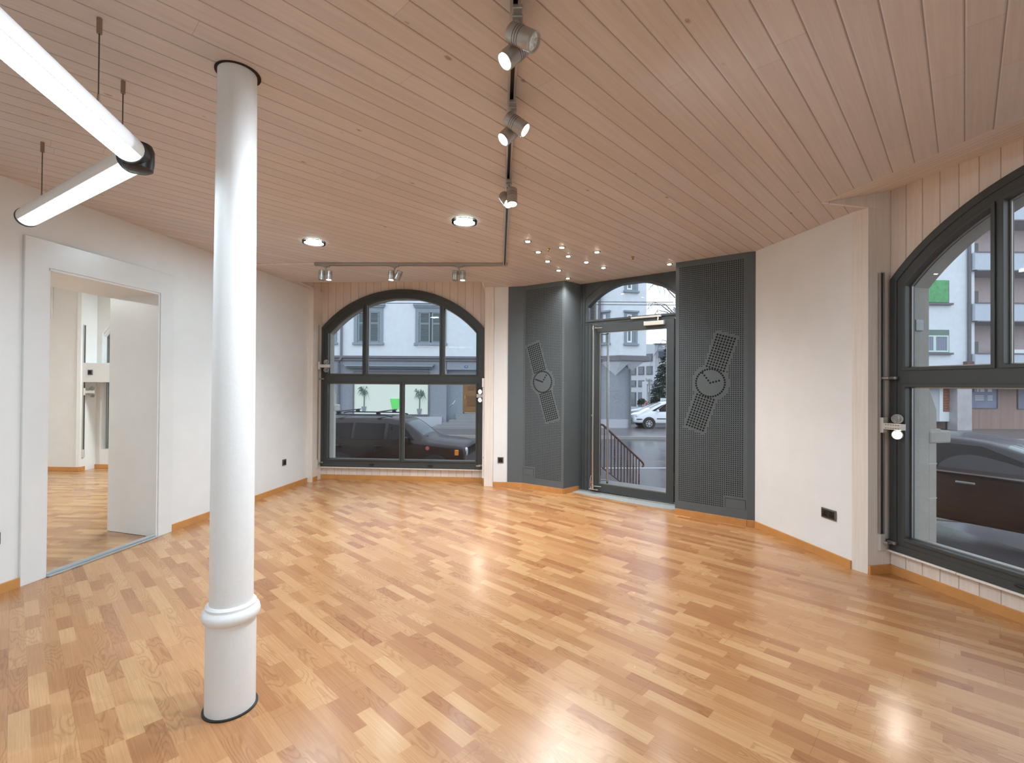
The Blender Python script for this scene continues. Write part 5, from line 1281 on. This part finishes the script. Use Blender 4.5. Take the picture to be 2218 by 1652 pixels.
# dark car on the road outside the right-hand window
M_blackc = mat('dark_maroon_car_paint', (.016, .008, .009), .28, coat=.22, spec=.3)
cM = Tm(6.81, 6.80, -.76) @ Rm('Z', -60)
dk = car('passing_car', 'dark maroon car on the road outside the right-hand window', cM,
    [(-2.25, .82, .40, .92, .60, 1.0), (-2.1, .89, .28, .97, .58, 1.24), (-1.3, .90, .26, .97, .61, 1.42), (-.2, .90, .26, .95, .62, 1.45), (.25, .90, .26, .94, .60, 1.40), (1.15, .90, .26, .93, .66, 1.03), (2.0, .87, .30, .84, .62, .90), (2.3, .76, .36, .70, .5, .74)], M_blackc,
    [[(-1.75, 1.26), (-.72, 1.34), (-.72, 1.0), (-1.70, 1.02)], [(-.64, 1.345), (.10, 1.33), (.95, 1.0), (-.64, 1.0)]],
    4, (1.42, -1.38), .32)
for sg_ in (1, -1):
    obj('window_strip', box(-1.75, 1.0, .875 * sg_ - .012, .875 * sg_ + .012, .965, .985), M_steel, dk, Matrix())
    for x in (-1.0, .02): obj('door_handle', box(x - .10, x + .10, .905 * sg_ - .015, .905 * sg_ + .015, .84, .87), M_steel, dk, Matrix(), bevel=.008)
    obj('wing_mirror', box(.75, .90, .90 * sg_ - .0 if sg_ > 0 else -1.08, 1.08 if sg_ > 0 else -.90, .98, 1.12), M_blackc, dk, Matrix(), bevel=.03)

# ------------------------------------------------------------------ signs, lamp, trees
wz = gz(12, 40) + .12
ws = thing('warning_sign', 'triangular red and white warning sign behind the white people carrier', 'sign', Tm(at(1399, 876, 38).x, 38, at(1399, 876, 38).z))
def tri(r, q=.55): r *= q; return [(r * math.cos(math.radians(90 + 120 * k)), r * math.sin(math.radians(90 + 120 * k))) for k in range(3)]
obj('red_border', plate(tri(.62), [tri(.40)], -.02, .0), mat('sign_red', (.55, .04, .03), .4), ws, Matrix()); obj('white_face', plate(tri(.41), [], -.012, -.001), M_white, ws, Matrix())
obj('pictogram', box(-.03, .05, -.016, -.012, -.12, .12), M_black, ws, Matrix()); obj('post', tube(bmesh.new(), [(0, .03, -2.6), (0, .03, .3)], .035, 8), M_alu, ws, Matrix())
ns = thing('road_sign', 'white rectangular road sign with a red ring above the white people carrier', 'sign', Tm(at(1437, 868, 34).x, 34, at(1437, 868, 34).z))
obj('face', box(-.22, .22, 0, .02, -.25, .20), M_white, ns, Matrix()); obj('red_ring', lathe(bmesh.new(), [(.15, 0), (.15, .004)], 24, Tm(0, -.001, -.14) @ Rm('X', 90)), mat('ring_red', (.6, .03, .03), .4), ns, Matrix())
obj('post', tube(bmesh.new(), [(0, .04, -2.2), (0, .04, .15)], .03, 8), M_alu, ns, Matrix())
lp = thing('street_lamp', 'slim grey street lamp in front of the pale concrete block', 'street lamp', Tm(at(1407, 800, 37).x, 37, wz))
obj('pole', tube(bmesh.new(), [(0, 0, 0), (0, 0, at(1407, 822, 37).z - wz)], .06, 8), M_alu, lp, Matrix()); obj('lamp_head', box(-.3, .15, -.1, .1, at(1407, 822, 37).z - wz, at(1407, 820, 37).z - wz + .08), M_alu, lp, Matrix(), bevel=.03)
M_bark = mat('birch_bark', (.30, .27, .26), .8, var=.3, vscale=8); M_twig = mat('bare_twig', (.10, .085, .09), .8); M_con = mat('conifer_needles', (.030, .055, .038), .8, var=.4, vscale=2)
def birch(x, y, z0, hgt):
    root = thing('birch_tree', 'tall leafless birch with drooping twigs behind the oriel house', 'tree', Tm(x, y, z0)); random.seed(11)
    tr = bmesh.new(); tube(tr, [(0, 0, 0), (.1, 0, hgt * .4), (-.1, .1, hgt * .75), (0, 0, hgt)], [.25, .18, .10, .03], 8); obj('trunk', tr, M_bark, root, Matrix(), smooth=True)
    br = bmesh.new(); tw = bmesh.new()
    for k in range(46):
        h = hgt * random.uniform(.30, .98); a = random.uniform(0, 2 * PI); l = random.uniform(1.5, 4.6) * (1.15 - .6 * h / hgt)
        d = Vector((math.cos(a), math.sin(a), 0)); p = [Vector((0, 0, h)), Vector((0, 0, h)) + d * l * .4 + Vector((0, 0, l * .32)), Vector((0, 0, h)) + d * l * .8 + Vector((0, 0, l * .36)), Vector((0, 0, h)) + d * l + Vector((0, 0, l * .15))]
        tube(br, p, [.05, .035, .022, .010], 5)
        for j in range(26):
            f = random.uniform(.15, 1); i = min(int(f * 3), 2); q = p[i].lerp(p[i + 1], f * 3 - i); dl = random.uniform(.6, 2.4); o = Vector((random.uniform(-.45, .45), random.uniform(-.45, .45), 0))
            tube(tw, [q, q + o * .6 + Vector((0, 0, -dl * .3)), q + o + Vector((0, 0, -dl))], [.010, .007, .004], 3, cap=False)
    obj('branch', br, M_twig, root, Matrix()); obj('twigs', tw, M_twig, root, Matrix())
bp = at(1462, 700, 44)
birch(bp.x + .2, 44, wz, 17.5)
def conifer(x, y, z0, hgt, w):
    root = thing('conifer_tree', 'dark green conifer before the pale concrete block', 'tree', Tm(x, y, z0)); random.seed(5)
    obj('trunk', tube(bmesh.new(), [(0, 0, 0), (0, 0, hgt)], [.16, .02], 8), M_bark, root, Matrix())
    b = bmesh.new()
    for k in range(700):
        h = hgt * (1 - random.random() ** .6 * .93); rr = w * (1 - h / hgt) ** .8 + .12; a = random.uniform(0, 2 * PI)
        for j in range(9):
            f = random.uniform(.45, 1.05); c = Vector((math.cos(a) * rr * f, math.sin(a) * rr * f, h - .25 * f * rr)); e = Vector((random.uniform(-1, 1), random.uniform(-1, 1), random.uniform(-.6, .4))).normalized() * .12; g = Vector((random.uniform(-1, 1), random.uniform(-1, 1), random.uniform(-1, 1))).normalized() * .035
            b.faces.new([b.verts.new(p) for p in (c - e - g, c + e - g, c + e + g, c - e + g)])
    obj('foliage', b, M_con, root, Matrix())
cp = at(1446, 800, 40); conifer(cp.x, 40, wz, at(1446, 748, 40).z - wz, 1.75)
def bush(px, label, seed_):
    c = at(px, 873, 46); root = thing('bush', label, 'bush', Tm(c.x, 46, c.z - .9)); random.seed(seed_); b = bmesh.new()
    for k in range(260):
        a = random.uniform(0, 2 * PI); e_ = random.uniform(-.3, 1.5); r_ = .42 * random.uniform(.7, 1); p = Vector((math.cos(a) * math.cos(e_) * r_, math.sin(a) * math.cos(e_) * r_, .9 + math.sin(e_) * r_)); g = Vector((random.uniform(-1, 1), random.uniform(-1, 1), random.uniform(-1, 1))).normalized() * .12; h_ = g.orthogonal().normalized() * .1
        b.faces.new([b.verts.new(q) for q in (p - g, p + h_, p + g, p - h_)])
    obj('foliage', b, mat('bush_leaf', (.05, .08, .05), .8), root, Matrix()); obj('stem', tube(bmesh.new(), [(0, 0, -.9), (0, 0, .8)], .05, 6), M_bark, root, Matrix())
bush(1390, 'round green bush left of the street lamp pole', 3); bush(1416, 'round green bush right of the street lamp pole', 4)
